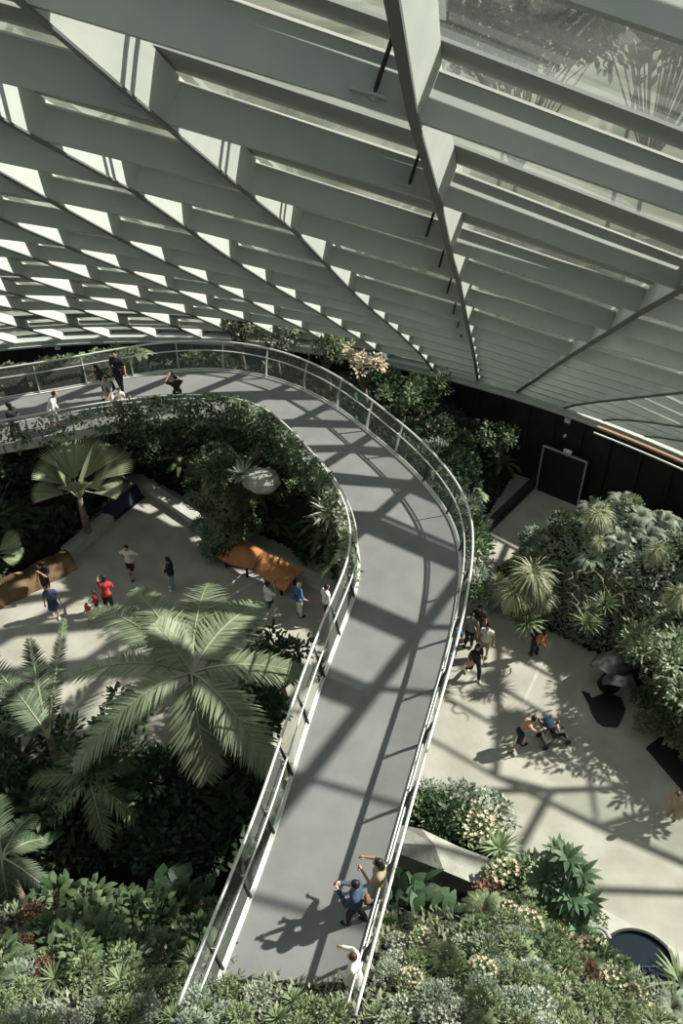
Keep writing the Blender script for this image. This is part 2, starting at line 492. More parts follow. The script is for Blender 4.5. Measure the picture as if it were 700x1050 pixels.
# back bed (under and behind the walkway)
PB = [(-9.0, 31.4), (-5.2, 28.5), (-.5, 25.4), (.9, 22.2), (2.2, 20.6), (3.4, 20.8), (4.1, 22.6), (5.0, 26.4), (7.6, 31.1), (2, 34.1), (-4, 35.9), (-16, 35.7), (-22, 33.5), (-22, 31.5), (-13, 30.8)]
def zB(x, y):
    d = dpoly(x, y, PB, (8, 9, 10, 11, 12, 13)); h = (4.0 if y < 27.4 and x < 2.5 else 3.0) if x > -9 else 2.2
    return .3+h*(1-math.exp(-d/1.5))+nz(x, y, .8, .35)
bed('planting_bed', PB, zB, .13, 0, 'steep planted slope rising under the bend of the walkway')
PL = [(-9.6, 31.0), (-11.5, 26.2), (-13.9, 23.3), (-18.2, 19.5), (-24, 20), (-24, 31.2), (-13, 30.7)]
PALM_B = at(82, 512, 3.3)
def zL(x, y): return .35+1.7*math.exp(-((x-PALM_B.x+.3)**2+(y-PALM_B.y-.3)**2)/2.2)+.4*(1-math.exp(-dpoly(x, y, PL)/.8))+nz(x, y, .8, .2)
bed('planting_bed', PL, zL, .18, 0, 'dark low planting bed at the left edge behind the timber log')
PM = [(6.0, 23.0), (6.4, 24.6), (7.6, 26.0), (10.5, 27.4), (12.6, 26.2), (15, 23.4), (17, 16), (12.8, 14.2), (11.1, 15.9), (10.4, 17.6), (10.0, 20.2), (7.9, 21.8)]
def zM(x, y): return .3+3.5*(1-math.exp(-dpoly(x, y, PM)/1.0))+nz(x, y, .7, .7)
bed('planting_bed', PM, zM, .15, 0, 'tall planted mound on the right beside the shaded path')
PF = [(-14, 3.2), (10.5, 3.2), (14, 7.2), (9.2, 9.7), (6.9, 11.0), (5.9, 12.0), (4.9, 11.6), (3.9, 10.0), (.2, 9.8), (-14, 10.6)]
def zF(x, y):
    b = 6.35-.9*(y-6.5)
    b -= max(0, x-3.6)*.75
    return max(.12, b)+nz(x, y, .9, .25)
bed('planting_bed', PF, zF, .18, -7, 'sunlit planted slope in the foreground where the walkway ends')
PW = [(-22, 13.4), (-3.4, 13.6), (-1.9, 15.7), (-22, 16.8)]
def zW(x, y): return -1.0+.8*(y-13.5)/2.2+nz(x, y, .9, .3)
bed('planting_bed', PW, zW, .3, -7, 'dark planted ledge below the left plaza at the edge of the pit')

# ------------------------------------------------------------------ plants library
LIB = {}
BIGP = [.12, .6, .95, 1, .8, .45, .03]
def shrub_mesh(name, R_, H_, n, L_, W_, m, flower=None, nf=0, droop=.4):
    mb = MB()
    for _ in range(n):
        a = U(0, 2*PI); u = R()**.5; h = R()
        ph = math.acos(U(-.1, 1)); rr = U(.65, 1.02)*(1+.25*noise.noise(V((math.cos(a)*2, math.sin(a)*2, ph*2))))
        p = V((R_*rr*math.sin(ph)*math.cos(a), R_*rr*math.sin(ph)*math.sin(a), H_*rr*math.cos(ph)*.95+.05))
        d = V((p.x/R_, p.y/R_, .4+p.z/H_*.4))+V((U(-.7, .7), U(-.7, .7), U(-.4, .6)))
        mb.leaf(p, d, V((U(-.5, .5), U(-.5, .5), 1)), L_*U(.6, 1.2), W_*U(.7, 1.2), droop, *((6, BIGP) if W_ > .15 else ()))
    if flower:
        mb.cur = 1
        for _ in range(nf):
            a = U(0, 2*PI); ph = math.acos(U(.15, 1))
            p = V((R_*1.02*math.sin(ph)*math.cos(a), R_*1.02*math.sin(ph)*math.sin(a), H_*math.cos(ph)+.06))
            for q in range(5):
                b = q*1.256; mb.leaf(p, V((math.cos(b), math.sin(b), .5)), V((0, 0, 1)), L_*.45, W_*.7, .1, 2)
        mb.cur = 0
    for q in range(4):
        a = q*1.6; mb.cur = 2 if flower else 1
        mb.tube([(0, 0, -.2), (R_*.3*math.cos(a), R_*.3*math.sin(a), H_*.4), (R_*.6*math.cos(a), R_*.6*math.sin(a), H_*.75)], [.03, .02, .01], 5)
    LIB[name] = mb.mesh(name, [G[m], G[flower], MATS['bark']] if flower else [G[m], MATS['bark']])
def rosette_mesh(name, n, L_, W_, m, droop=1.0, el=(.15, 1.2), seg=3):
    mb = MB()
    for q in range(n):
        a = q*2.39996; e = el[0]+(el[1]-el[0])*(q/n)+U(-.1, .1)
        d = V((math.cos(a)*math.cos(e), math.sin(a)*math.cos(e), math.sin(e)))
        mb.leaf(V((0, 0, .05))+d*.03, d, V((0, 0, 1)), L_*U(.75, 1.1), W_, droop*U(.7, 1.2), 3, [.6, 1, .7, .02])
    LIB[name] = mb.mesh(name, G[m])
def frond(mb, base, tip, arch, n, ll, lw, rw=.03, start=.12, sag=.5, updir=V((0, 0, 1)), vee=.15):
    base, tip = V(base), V(tip); prev = None
    pts = []
    for i in range(9):
        t = i/8; pts.append(base.lerp(tip, t)+V((0, 0, arch*4*t*(1-t)*(1-.25*t))))
    k = mb.cur
    mb.cur = 1; mb.tube(pts, [rw*(1-.8*i/8) for i in range(9)], 4); mb.cur = k
    def P(t):
        f = t*8; i = min(7, int(f)); return pts[i].lerp(pts[i+1], f-i), (pts[i+1]-pts[i]).normalized()
    for j in range(n):
        t = start+(1-start)*(j+.5)/n
        p, d = P(t); s = d.cross(V((0, 0, 1))); s = s.normalized() if s.length > .05 else V((1, 0, 0))
        up = s.cross(d).normalized()
        Lp = ll*(math.sin(PI*min(1, (t-start)/(1-start)*.86+.12))**.6)
        for sg in (-1, 1):
            dd = s*sg*U(.85, 1)+d*(.45+.5*t)+up*vee+V((U(-.06, .06), U(-.06, .06), U(-.08, .08)))
            mb.leaf(p, dd, up, Lp*U(.85, 1.08), lw, sag*U(.6, 1.3), 3, [.5, 1, .7, .05])
def fern_mesh(name, n, L_, m, ll=.16):
    mb = MB()
    for q in range(n):
        a = q*2.4+U(-.2, .2); r = L_*U(.8, 1.1)
        frond(mb, (0, 0, .05), (r*math.cos(a), r*math.sin(a), U(-.05, .3)*L_), L_*.35, 14, ll, .045, .012, .1, .3)
    LIB[name] = mb.mesh(name, [G[m], MATS['bark']])
shrub_mesh('shrub', .55, .55, 420, .16, .075, 'mid')
shrub_mesh('deep_shrub', .7, .7, 420, .20, .10, 'deep')
shrub_mesh('light_shrub', .5, .5, 420, .14, .06, 'light')
shrub_mesh('silver_shrub', .5, .45, 520, .12, .05, 'silver')
shrub_mesh('pale_shrub', .45, .4, 420, .10, .05, 'silver', 'pale', 40)
shrub_mesh('cream_shrub', .5, .45, 420, .12, .06, 'light', 'cream', 50)
shrub_mesh('flower_shrub', .5, .45, 380, .15, .08, 'mid', 'flower', 12)
shrub_mesh('amber_shrub', .4, .4, 300, .13, .07, 'mid', 'amber', 26)
shrub_mesh('red_shrub', .4, .4, 300, .13, .06, 'red')
shrub_mesh('big_leaf', .6, .55, 110, .36, .20, 'mid', droop=.8)
shrub_mesh('big_deep', .7, .6, 100, .45, .26, 'deep', droop=.8)
rosette_mesh('spiky', 46, .6, .05, 'light', .8)
rosette_mesh('grass_tuft', 230, .8, .028, 'yellow', 2.6, (.2, 1.5))
rosette_mesh('strap', 40, .5, .055, 'light', .6, (.5, 1.4))
rosette_mesh('bromeliad', 34, .75, .12, 'pale', .5, (.05, 1.1))
rosette_mesh('agave', 30, .6, .12, 'silver', .3, (.1, 1.2))
fern_mesh('fern', 13, .75, 'light')
fern_mesh('deep_fern', 13, .9, 'mid')
fern_mesh('silver_fern', 14, .7, 'silver')
NAMES = {'shrub': 'shrub', 'deep_shrub': 'shrub', 'light_shrub': 'shrub', 'silver_shrub': 'shrub', 'pale_shrub': 'flowering_shrub', 'cream_shrub': 'flowering_shrub', 'flower_shrub': 'flowering_shrub', 'amber_shrub': 'flowering_shrub', 'red_shrub': 'red_leaved_plant', 'big_leaf': 'broadleaf_plant', 'big_deep': 'broadleaf_plant', 'spiky': 'spiky_plant', 'grass_tuft': 'grass_tuft', 'strap': 'strap_leaf_plant', 'bromeliad': 'bromeliad', 'agave': 'agave', 'fern': 'fern', 'deep_fern': 'fern', 'silver_fern': 'fern'}
DESC = {'shrub': 'mid green leafy shrub', 'deep_shrub': 'dark green dense shrub', 'light_shrub': 'light green small-leaved shrub', 'silver_shrub': 'silvery grey-green shrub', 'pale_shrub': 'low shrub dotted with white flowers', 'cream_shrub': 'shrub with cream flower heads', 'flower_shrub': 'green plant with pink-red flowers', 'amber_shrub': 'plant with yellow flower clusters', 'red_shrub': 'small red-leaved plant', 'big_leaf': 'plant with broad green leaves', 'big_deep': 'plant with very large dark leaves', 'spiky': 'spiky green rosette plant', 'grass_tuft': 'yellowish arching grass tuft', 'strap': 'plant with narrow upright strap leaves', 'bromeliad': 'large silvery white bromeliad rosette', 'agave': 'grey-green agave rosette', 'fern': 'light green fern', 'deep_fern': 'dark green fern', 'silver_fern': 'silvery fern'}
def plant(kind, x, y, z, s=1.0, where='', group=None, label=None, sz=None):
    o = bpy.data.objects.new(NAMES[kind], LIB[kind]); COL.objects.link(o)
    o.location = (x, y, z); o.rotation_euler = (U(-.15, .15), U(-.15, .15), U(0, 2*PI)); o.scale = (s, s, (sz or 1)*s)
    tag(o, label or (DESC[kind]+' '+where), 'plant', group or (None if label else DESC[kind]+' '+where))
    return o
def scatter(P, zf, n, kinds, smin, smax, where, lift=0, minD=.45, cond=None):
    x0 = min(p[0] for p in P); x1 = max(p[0] for p in P); y0 = min(p[1] for p in P); y1 = max(p[1] for p in P)
    placed = []; tries = 0
    ks = [k for k, wt in kinds for _ in range(wt)]
    while len(placed) < n and tries < n*40:
        tries += 1
        x, y = U(x0, x1), U(y0, y1)
        if not inpoly(x, y, P) or (cond and not cond(x, y)): continue
        if any((x-a)**2+(y-b)**2 < minD**2 for a, b in placed): continue
        placed.append((x, y)); dz_ = .1 if P is PF else 0
        plant(random.choice(ks), x, y, zf(x, y)+lift+dz_, U(smin, smax), where)
def cover(name, P, zf, n, L_, W_, m, label, cond=None, lift=.05):
    mb = MB(); x0 = min(p[0] for p in P); x1 = max(p[0] for p in P); y0 = min(p[1] for p in P); y1 = max(p[1] for p in P)
    c = 0
    while c < n:
        x, y = U(x0, x1), U(y0, y1)
        if not inpoly(x, y, P) or (cond and not cond(x, y)): c += .2; continue
        c += 1
        z = zf(x, y)
        e = .15; g = V((-(zf(x+e, y)-z)/e, -(zf(x, y+e)-z)/e, 1)).normalized()
        a = U(0, 2*PI)
        for rep in range(max(1, min(6, int(1/max(.15, g.z)+R())))):
            jt = V((U(-1, 1), U(-1, 1), 0))*.12 if rep else V(); zz_ = zf(x+jt.x, y+jt.y) if rep else z; a += 1.9
            mb.leaf(V((x+jt.x, y+jt.y, zz_))+g*(lift*R()), g*U(.2, 1)+V((math.cos(a), math.sin(a), .2)), g, L_*U(.6, 1.3), W_*U(.7, 1.2), .5, 2)
    o = mb.build(name, G[m]); tag(o, label, 'ground cover', kind='stuff'); return o

# ------------------------------------------------------------------ walkway
ZD = 5.5
IN_PX = [(-60, 465), (0, 457), (50, 448), (100, 438), (163, 430), (220, 428), (276, 440), (314, 474), (345, 510), (366, 550), (371, 590), (364, 620), (354, 640), (319, 738), (282, 859), (221, 1021), (206, 1062)]
OUT_PX = [(-60, 422), (0, 411), (71, 400), (143, 386), (200, 380), (250, 383), (300, 396), (347, 421), (394, 459), (426, 487), (451, 518), (467, 543), (471, 569), (470, 600), (459, 663), (432, 757), (403, 859), (358, 1021), (347, 1062)]
def smooth_curve(px, n, z=ZD):
    pts = [at(*p, z) for p in px]
    # Catmull-Rom then arc-length resample, then a little smoothing
    fine = []
    for i in range(len(pts)-1):
        p0, p1, p2, p3 = pts[max(i-1, 0)], pts[i], pts[i+1], pts[min(i+2, len(pts)-1)]
        for k in range(10):
            t = k/10
            fine.append(.5*((2*p1)+(p2-p0)*t+(2*p0-5*p1+4*p2-p3)*t*t+(3*p1-p0-3*p2+p3)*t**3))
    fine.append(pts[-1])
    L_ = [0]
    for a, b in zip(fine, fine[1:]): L_.append(L_[-1]+(b-a).length)
    out = []; j = 0
    for i in range(n):
        s = L_[-1]*i/(n-1)
        while j < len(L_)-2 and L_[j+1] < s: j += 1
        f = (s-L_[j])/max(1e-9, L_[j+1]-L_[j]); out.append(fine[j].lerp(fine[j+1], min(1, max(0, f))))
    for _ in range(14):
        out = [out[0]]+[(out[i-1]+out[i]*2+out[i+1])/4 for i in range(1, n-1)]+[out[-1]]
    return out
NW = 110
inner = smooth_curve(IN_PX, NW); outer = smooth_curve(OUT_PX, NW)
walk = thing('walkway', 'raised grey walkway curving over the plaza on pale steel edges', 'walkway')
dz = lambda p, z: V((p.x, p.y, z))
mb = MB(); mb.strip([dz(p, ZD-.12) for p in inner], [dz(p, ZD-.12) for p in outer], [dz(p, ZD) for p in outer], [dz(p, ZD) for p in inner])
mb.build('deck', 'deck', walk)
mb = MB()
ins = [a.lerp(b, .18) for a, b in zip(inner, outer)]; ous = [a.lerp(b, .82) for a, b in zip(inner, outer)]
mb.strip([dz(p, ZD-.75) for p in ins], [dz(p, ZD-.75) for p in ous], [dz(p, ZD-.12) for p in ous], [dz(p, ZD-.12) for p in ins])
mb.build('girder', 'ring_steel', walk)
def outward(pts, i, other):
    t = (pts[min(i+1, NW-1)]-pts[max(i-1, 0)]).normalized(); n = V((-t.y, t.x, 0))
    if n.dot(pts[i]-other[i]) < 0: n = -n
    return n
for pts, oth, side in ((inner, outer, 'inner'), (outer, inner, 'outer')):
    O = [outward(pts, i, oth) for i in range(NW)]
    rail = thing('railing', 'leaning steel and mesh railing along the %s edge of the walkway' % ('inner, plant-draped' if side == 'inner' else 'outer'), 'railing')
    prof = lambda i, e, z: pts[i]+O[i]*e+V((0, 0, z))
    mb = MB(); mb.strip([prof(i, 0, -.3) for i in range(NW)], [prof(i, .07, -.3) for i in range(NW)], [prof(i, .07, .06) for i in range(NW)], [prof(i, 0, .06) for i in range(NW)])
    mb.build('fascia', 'deck_edge', walk)
    mb = MB(); mb.tube([prof(i, .32, 1.22) for i in range(NW)], .036, 8); mb.build('top_rail', 'rail_metal', rail, True)
    mb = MB(); mb.tube([prof(i, .10, .92) for i in range(NW)], .024, 8); mb.build('handrail', 'rail_metal', rail, True)
    mb = MB(); mb.tube([prof(i, .08, .10) for i in range(NW)], .022, 6); mb.build('bottom_rail', 'rail_metal', rail, True)
    for a in range(0, NW-1, 5):
        mb = MB(); ii = range(a, min(a+5, NW-1)+1)
        n = mb.vs([prof(i, e, z) for i in ii for e, z in ((.08, .12), (.17, .62), (.31, 1.19))])
        for j in range(len(ii)-1):
            for q in range(2): mb.face((n+3*j+q, n+3*j+3+q, n+3*j+4+q, n+3*j+1+q))
        mb.build('mesh_panel', 'rail_mesh', rail)
        mb = MB(); i = a; t = (pts[min(i+1, NW-1)]-pts[max(i-1, 0)]).normalized()*.022
        pr = [prof(i, -.02, -.1), prof(i, .02, .1), prof(i, .12, .6), prof(i, .31, 1.20)]
        pr2 = [prof(i, .10, -.1), prof(i, .14, .1), prof(i, .19, .55), prof(i, .35, 1.20)]
        mb.strip([p-t for p in pr], [p+t for p in pr], [p+t for p in pr2], [p-t for p in pr2])
        po = mb.build('post', 'rail_dark' if i > 55 else 'ring_steel', rail)
        mb = MB(); mb.tube([prof(i, .12, .92), prof(i, .26, .88)], .014, 6); mb.build('arm', 'rail_metal', po)
        if i > 55 and False: pass

# ------------------------------------------------------------------ wall door & lights
dp = thing('door_1', None, None); struct(dp)
c = at(575, 503, 0); cn = V((c.x, ringY(c.x), 0)); t = V((.2, ringY(c.x+.1)-ringY(c.x-.1), 0)).normalized(); nrm = V((t.y, -t.x, 0))
c = V((c.x, ringY(c.x)-.05, 0))+nrm*.35
ang = math.atan2(t.y, t.x); rot = M.Rotation(ang, 3, 'Z')
mb = MB(); mb.box(c+V((0, 0, 1.15)), (1.9, .3, 2.3), rot); mb.build('door_panel', 'black', dp)
mb = MB()
for s in (-1, 1): mb.box(c+t*s*.98+nrm*.16+V((0, 0, 1.17)), (.06, .06, 2.36), rot)
mb.box(c+nrm*.16+V((0, 0, 2.36)), (2.02, .06, .06), rot); mb.build('door_frame', 'ring_steel', dp)
mb = MB(); q = c+t*.1+nrm*.2+V((0, 0, 2.55)); mb.box(q, (.35, .1, .14), rot); tag(mb.build('exit_light', 'white_box'), 'small white light box fixed above the dark doorway', 'light')
for i, (px, py, z, lab) in enumerate(((59, 356, 3.6, 'small white lamp on the dark wall above the walking people'), (582, 431, 3.5, 'small white lamp on the dark wall over the doorway'), (489, 432, 1.8, 'small pale lamp low on the dark wall right of the railing bend'), (579, 447, 2.9, 'tiny lamp just above the doorway light box'))):
    d = ray(px, py); tt = 5
    while d.y*tt < ringY(d.x*tt)-.12: tt += .02
    mb = MB(); mb.box((0, 0, 0), (.24, .12, .2) if i != 3 else (.1, .1, .1)); mb.box((0, .07, 0), (.08, .1, .08))
    o = mb.build('wall_lamp', 'white_box'); o.location = (d.x*tt, d.y*tt, CH+d.z*tt); o.rotation_euler.z = ang if i else 0; tag(o, lab, 'light')

# ------------------------------------------------------------------ boulder at the pit edge, pale faceted stone
mb = MB()
tp = [at(412, 846, .9), at(432, 850, 1.1), at(470, 868, 1.0), at(512, 884, .7), at(500, 912, .5), at(455, 893, .9), at(408, 875, .7), at(372, 862, .6)]
n = len(tp); ctr = sum(tp, V())/n+V((0, 0, .35)); i0 = mb.vs(tp); ic = mb.vs([ctr]); ib = mb.vs([V((p.x, p.y, .0)) for p in tp])
for i in range(n):
    j = (i+1) % n; mb.face((i0+i, i0+j, ic)); mb.face((ib+i, ib+j, i0+j, i0+i))
mb.face([ib+i for i in range(n)][::-1])
tag(mb.build('boulder', 'rock'), 'large pale faceted boulder beside the right railing above the dark pit', 'rock')
mb = MB()
for s in range(5):
    a = at(400+s*8, 872+s*12, -1.5-.2*s); b = at(500-s*3, 925+s*6, -1.8-.2*s)
    mb.tube([a, a.lerp(b, .35)+V((0, 0, .25)), a.lerp(b, .7)+V((0, 0, -.1)), b], [.2, .35, .3, .12], 7)
tag(mb.build('rock_ledge', 'bark'), 'long dark rock ledge down in the pit below the pale boulder', 'rock')
mb = MB(); c = at(272, 491, 3.9); mb.ball((0, 0, 0), (.78, .6, .42), 7, 5)
for i, p in enumerate(mb.v):
    mb.v[i] = tuple(V(p)*(1+.25*noise.noise(V(p)*1.7)))
o = mb.build('boulder', 'rock'); o.location = at(268, 493, 4.5); tag(o, 'grey flat-topped boulder among plants inside the walkway bend', 'rock')

# ------------------------------------------------------------------ pool
pc = at(655, 994, .55)
pool = thing('pool', 'round black pool sunk in the planting at lower right', 'pool', pc)
mb = MB(); N_ = 40
A = [V((math.cos(2*PI*i/N_)*1.02, math.sin(2*PI*i/N_)*1.02, 0)) for i in range(N_+1)]
mb.strip([p*.93+V((0, 0, -.5)) for p in A], [p+V((0, 0, -.5)) for p in A], [p+V((0, 0, .1)) for p in A], [p*.93+V((0, 0, .1)) for p in A], False)
mb.build('rim', 'black', pool)
mb = MB(); n = mb.vs([p*.95 for p in A[:-1]]); mb.face([n+i for i in range(N_)]); mb.build('water', 'water_dark', pool)
mb = MB(); mb.box((.1, .05, .03), (1.7, .03, .03)); mb.box((.25, -.35, .03), (.03, .8, .03)); mb.box((.2, -.3, .03), (.7, .03, .03)); mb.build('grille', 'navy', pool)

# ------------------------------------------------------------------ timber log and dark panel, left
a, b = at(-8, 622), at(76, 580); mb = MB()
a += V((0,0,0)); log = thing('timber_log', 'weathered split timber log lying along the left plaza edge', 'log')
d = (b-a).normalized(); s = V((-d.y, d.x, 0)); L_ = (b-a).length
rows = []
for i in range(13):
    t_ = i/12; c = a.lerp(b, t_)+s*.25; w_ = .62*(1-.25*abs(t_-.45))*(1+.08*math.sin(i*2.1)); h = .62*(1-.1*math.sin(i*1.3))
    rows.append([c+s*(w_*math.cos(q*PI/6))+V((0, 0, max(0, h*math.sin(q*PI/6)*(.75 if q in (3,) else 1)))) for q in range(7)])
i0 = mb.vs([p for r_ in rows for p in r_])
for i in range(12):
    for q in range(6): k = i0+i*7+q; mb.face((k, k+7, k+8, k+1))
mb.face([i0+q for q in range(7)]); mb.face([i0+84+q for q in range(7)][::-1])
mb.build('trunk', 'timber', log, True)
mb = MB(); c = b+s*.25+V((0, 0, .3))-d*.2
for q in range(4): mb.ball(c+V((0, 0, .31))+d*(-.9*q)+s*.1, (.16, .06, .02), 8, 4)
mb.build('knot', 'gold', log)
pn = thing('sign_panel', 'dark navy slanted panel standing at the far left corner of the plaza', 'sign')
a, b = at(113, 536), at(147, 509); d = (b-a).normalized(); s = V((-d.y, d.x, 0))
mb = MB(); up = V((0, 0, .62))
mb.strip([a, b], [a+s*.08, b+s*.08], [a+s*.38+up, b+s*.38+up], [a+s*.30+up, b+s*.30+up]); mb.build('panel', 'navy', pn)
mb = MB(); mb.strip([a-s*.12, b-s*.12], [a+s*.5, b+s*.5], [a+s*.5+V((0, 0, .05)), b+s*.5+V((0, 0, .05))], [a-s*.12+V((0, 0, .05)), b-s*.12+V((0, 0, .05))]); mb.build('base', 'black', pn)

# ------------------------------------------------------------------ rust-orange bench sculpture
def shell(pxs, z, name, lab, stars, legs):
    t = thing(name, lab, 'sculpture', group=None)
    P = [at(*p, z+dzz) for p, dzz in pxs]
    # P: a, b (back edge), c, d (front edge) -> curved sheet
    mb = MB(); n = 8; top = []
    for i in range(n+1):
        u = i/n
        e0 = P[0].lerp(P[1], u); e1 = P[3].lerp(P[2], u)
        for j in range(n+1):
            v = j/n; p = e0.lerp(e1, v); p.z += .22*math.sin(PI*v)*(.6+.4*math.sin(PI*u)); bow = (P[3]-P[0]).normalized()
            p += bow*(.16*math.sin(PI*u)*(v-.2)); top.append(p)
    i0 = mb.vs(top); i1 = mb.vs([p-V((0, 0, .05)) for p in top]); m_ = n+1
    for i in range(n):
        for j in range(n):
            k = i*m_+j; mb.face((i0+k, i0+k+m_, i0+k+m_+1, i0+k+1)); mb.face((i1+k, i1+k+1, i1+k+m_+1, i1+k+m_))
    for i in range(n):
        for (k, l) in ((i*m_, (i+1)*m_), (i*m_+n, (i+1)*m_+n), (i, i+1), (n*m_+i, n*m_+i+1)): mb.face((i0+k, i0+l, i1+l, i1+k))
    mb.build('shell', 'rust', t, True)
    for (u, v) in stars:
        k = int(round(u*n))*m_+int(round(v*n)); p = top[k]+V((0, 0, .03)); sm = MB()
        for q in range(4):
            a = q*PI/2+.5; d = V((math.cos(a), math.sin(a), 0)); s = V((-d.y, d.x, 0))
            n_ = sm.vs([p-s*.05, p+d*.2, p+s*.05, p-d*.03+V((0, 0, .02))]); sm.face((n_, n_+1, n_+2)); sm.face((n_, n_+2, n_+3))
        sm.build('star', 'gold', t)
    for (u, v) in legs:
        k = int(round(u*n))*m_+int(round(v*n)); p = top[k]; lm = MB(); lm.tube([(p.x, p.y, 0), (p.x, p.y, p.z-.03)], .05, 8); lm.build('leg', 'black', t)
shell([((243, 551), .1), ((273, 566), .15), ((259, 583), 0), ((221, 570), -.1)], .8, 'shell_sculpture', 'sunlit orange rust shell with a star, left of the pair on the plaza', [(.25, .75), (.12, .1)], [(.15, .2), (.15, .8), (.85, .3), (.8, .8)])
shell([((274, 567), .1), ((311, 586), .05), ((292, 606), -.15), ((261, 583), 0)], .78, 'shell_sculpture', 'shaded rust brown shell with stars, right of the pair on the plaza', [(.5, .85), (.88, .62), (.38, .12)], [(.15, .3), (.2, .8), (.85, .2), (.8, .8)])

# ------------------------------------------------------------------ dark carved sculpture on the right plaza
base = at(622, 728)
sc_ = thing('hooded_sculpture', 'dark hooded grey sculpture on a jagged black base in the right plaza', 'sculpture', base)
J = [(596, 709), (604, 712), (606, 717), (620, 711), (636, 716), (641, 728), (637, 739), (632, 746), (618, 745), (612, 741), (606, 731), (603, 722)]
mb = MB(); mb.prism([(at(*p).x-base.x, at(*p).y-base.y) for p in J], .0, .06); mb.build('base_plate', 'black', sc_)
def lobe(c, R_, a0, a1, h, wd, tilt):
    mb = MB(); n = 14; A = []; m_ = 6
    for i in range(n+1):
        u = i/n; a = a0+(a1-a0)*u; ww = wd*math.sin(PI*(.12+.8*u))
        for j in range(m_+1):
            v = j/m_-.5
            p = V((math.cos(a)*R_*(1-.7*v*v), v*ww*2, h+math.sin(a)*R_*1.15*(1-.9*v*v)))
            A.append(V(c)+M.Rotation(tilt, 3, 'Z') @ p)
    i0 = mb.vs(A); B = [p+(V(c)+V((0, 0, h))-p)*.12 for p in A]; i1 = mb.vs(B); w1 = m_+1
    for i in range(n):
        for j in range(m_): k = i*w1+j; mb.face((i0+k, i0+k+1, i0+k+1+w1, i0+k+w1)); mb.face((i1+k, i1+k+w1, i1+k+1+w1, i1+k+1))
        for j in (0, m_): k = i*w1+j; mb.face((i0+k, i0+k+w1, i1+k+w1, i1+k))
    for i in (0, n):
        for j in range(m_): k = i*w1+j; mb.face((i0+k, i0+k+1, i1+k+1, i1+k))
    return mb
q = at(627, 708)-base
lobe((q.x-.2, q.y+.35, 0), .62, -.1, 2.9, .55, .55, 2.2).build('hood', 'silver', sc_, True)
lobe((q.x+.15, q.y-.1, 0), .58, -.1, 2.8, .35, .5, 2.6).build('hood', 'silver', sc_, True)
mb = MB(); mb.tube([(q.x-.1, q.y+.2, 0), (q.x, q.y+.15, .6), (q.x+.2, q.y, 1.1), (q.x+.55, q.y-.1, 1.2)], [.38, .34, .2, .03], 9); mb.build('core', 'black', sc_, True)
# low dark slab at the right edge
mb = MB(); mb.prism([tuple(at(*p).xy) for p in ((662, 768), (700, 740), (760, 760), (745, 840), (700, 812))], 0, .12)
tag(mb.build('stone_slab', 'black'), 'flat black slab at the right edge of the plaza beside the planted mound', 'slab')

# curly silver ornament in the planting
cu = thing('curly_ornament', 'curly silver-grey ornament among the sunlit plants below the tall leafy plant', 'ornament', at(603, 958, 1.9))
for (x, y, r) in ((-.2, .2, .3), (.15, -.15, .33), (-.15, -.45, .24)):
    mb = MB(); mb.tube([V((x, y, .1+.05*k/8))+V((math.cos(k*.55), math.sin(k*.55), 0))*r*(1-k*.035) for k in range(18)], [.06-.002*k for k in range(18)], 7); mb.build('coil', 'rock', cu, True)

# ------------------------------------------------------------------ palms
def palm(name, label, cp, zc, tips, zb, ll=.85, lw=.055, n=44, arch=.55, m='palm', trunk_r=.14, group=None, sag=.45):
    c = at(*cp, zc)
    t = thing(name, label, 'palm tree', (c.x, c.y, zb), group=group)
    h = zc-zb
    mb = MB(); mb.tube([(0.1, -.1, -.3), (0, 0, h*.5), (0, 0, h)], [trunk_r*1.2, trunk_r, trunk_r*.8], 10); mb.build('trunk', 'bark', t, True)
    for tp in tips:
        px, py, zt = tp[:3]; q = at(px, py, zt)-V((c.x, c.y, zb)); mb = MB(); L_ = (q-V((0, 0, h))).length
        frond(mb, (0, 0, h), q, arch*L_/3.5*(tp[3] if len(tp) > 3 else 1), n, ll*(tp[4] if len(tp) > 4 else 1), lw, .045, .1, sag)
        mb.build('frond', [G[m], MATS['light_stem']], t)
    return t
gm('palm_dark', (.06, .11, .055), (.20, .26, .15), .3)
mat('light_stem', (.3, .32, .2), .6)
palm('feather_palm', 'large sunlit feather palm with wide arching fronds at centre left', (196, 690), 4.6,
     [(214, 598, 3.6, 1, 1.05), (268, 618, 4.2, 1, 1.1), (92, 626, 3.6, 1, 1.0), (138, 604, 4.4, .8, .9), (76, 786, 2.6, 1.1, 1.0), (212, 800, 2.8, 1, 1.05), (285, 800, 2.6, 1.3, 1.0), (322, 694, 3.8, .9, .8), (60, 700, 2.6, .9, .7), (160, 640, 5.8, .5, .7), (240, 742, 3.6, .6, .9)], -3.5, 1.1, .074, 64)
palm('feather_palm', 'partly shaded feather palm with upright fronds at the left edge', (50, 756), 2.2,
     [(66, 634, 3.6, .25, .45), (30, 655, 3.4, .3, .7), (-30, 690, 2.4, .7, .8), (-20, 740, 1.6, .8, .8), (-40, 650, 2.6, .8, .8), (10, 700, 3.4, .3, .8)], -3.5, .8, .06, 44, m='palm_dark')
palm('feather_palm', 'shadowy feather palm with banded fronds below the left edge palm', (92, 800), .8,
     [(30, 800, .6), (45, 850, .1), (150, 850, -.2), (110, 870, -.2), (60, 765, 1.2), (140, 780, 1), (20, 830, 0)], -4.5, .6, .08, 22, m='light')
palm('feather_palm', 'lowest feather palm at the left edge beside the dark pit', (2, 880), 1.6,
     [(45, 860, .9), (52, 915, .6), (10, 930, .7), (-40, 890, .8), (0, 815, 1.2), (35, 835, 1.0), (-20, 840, 1)], -4.5, .55, .05, 36, m='palm_dark')
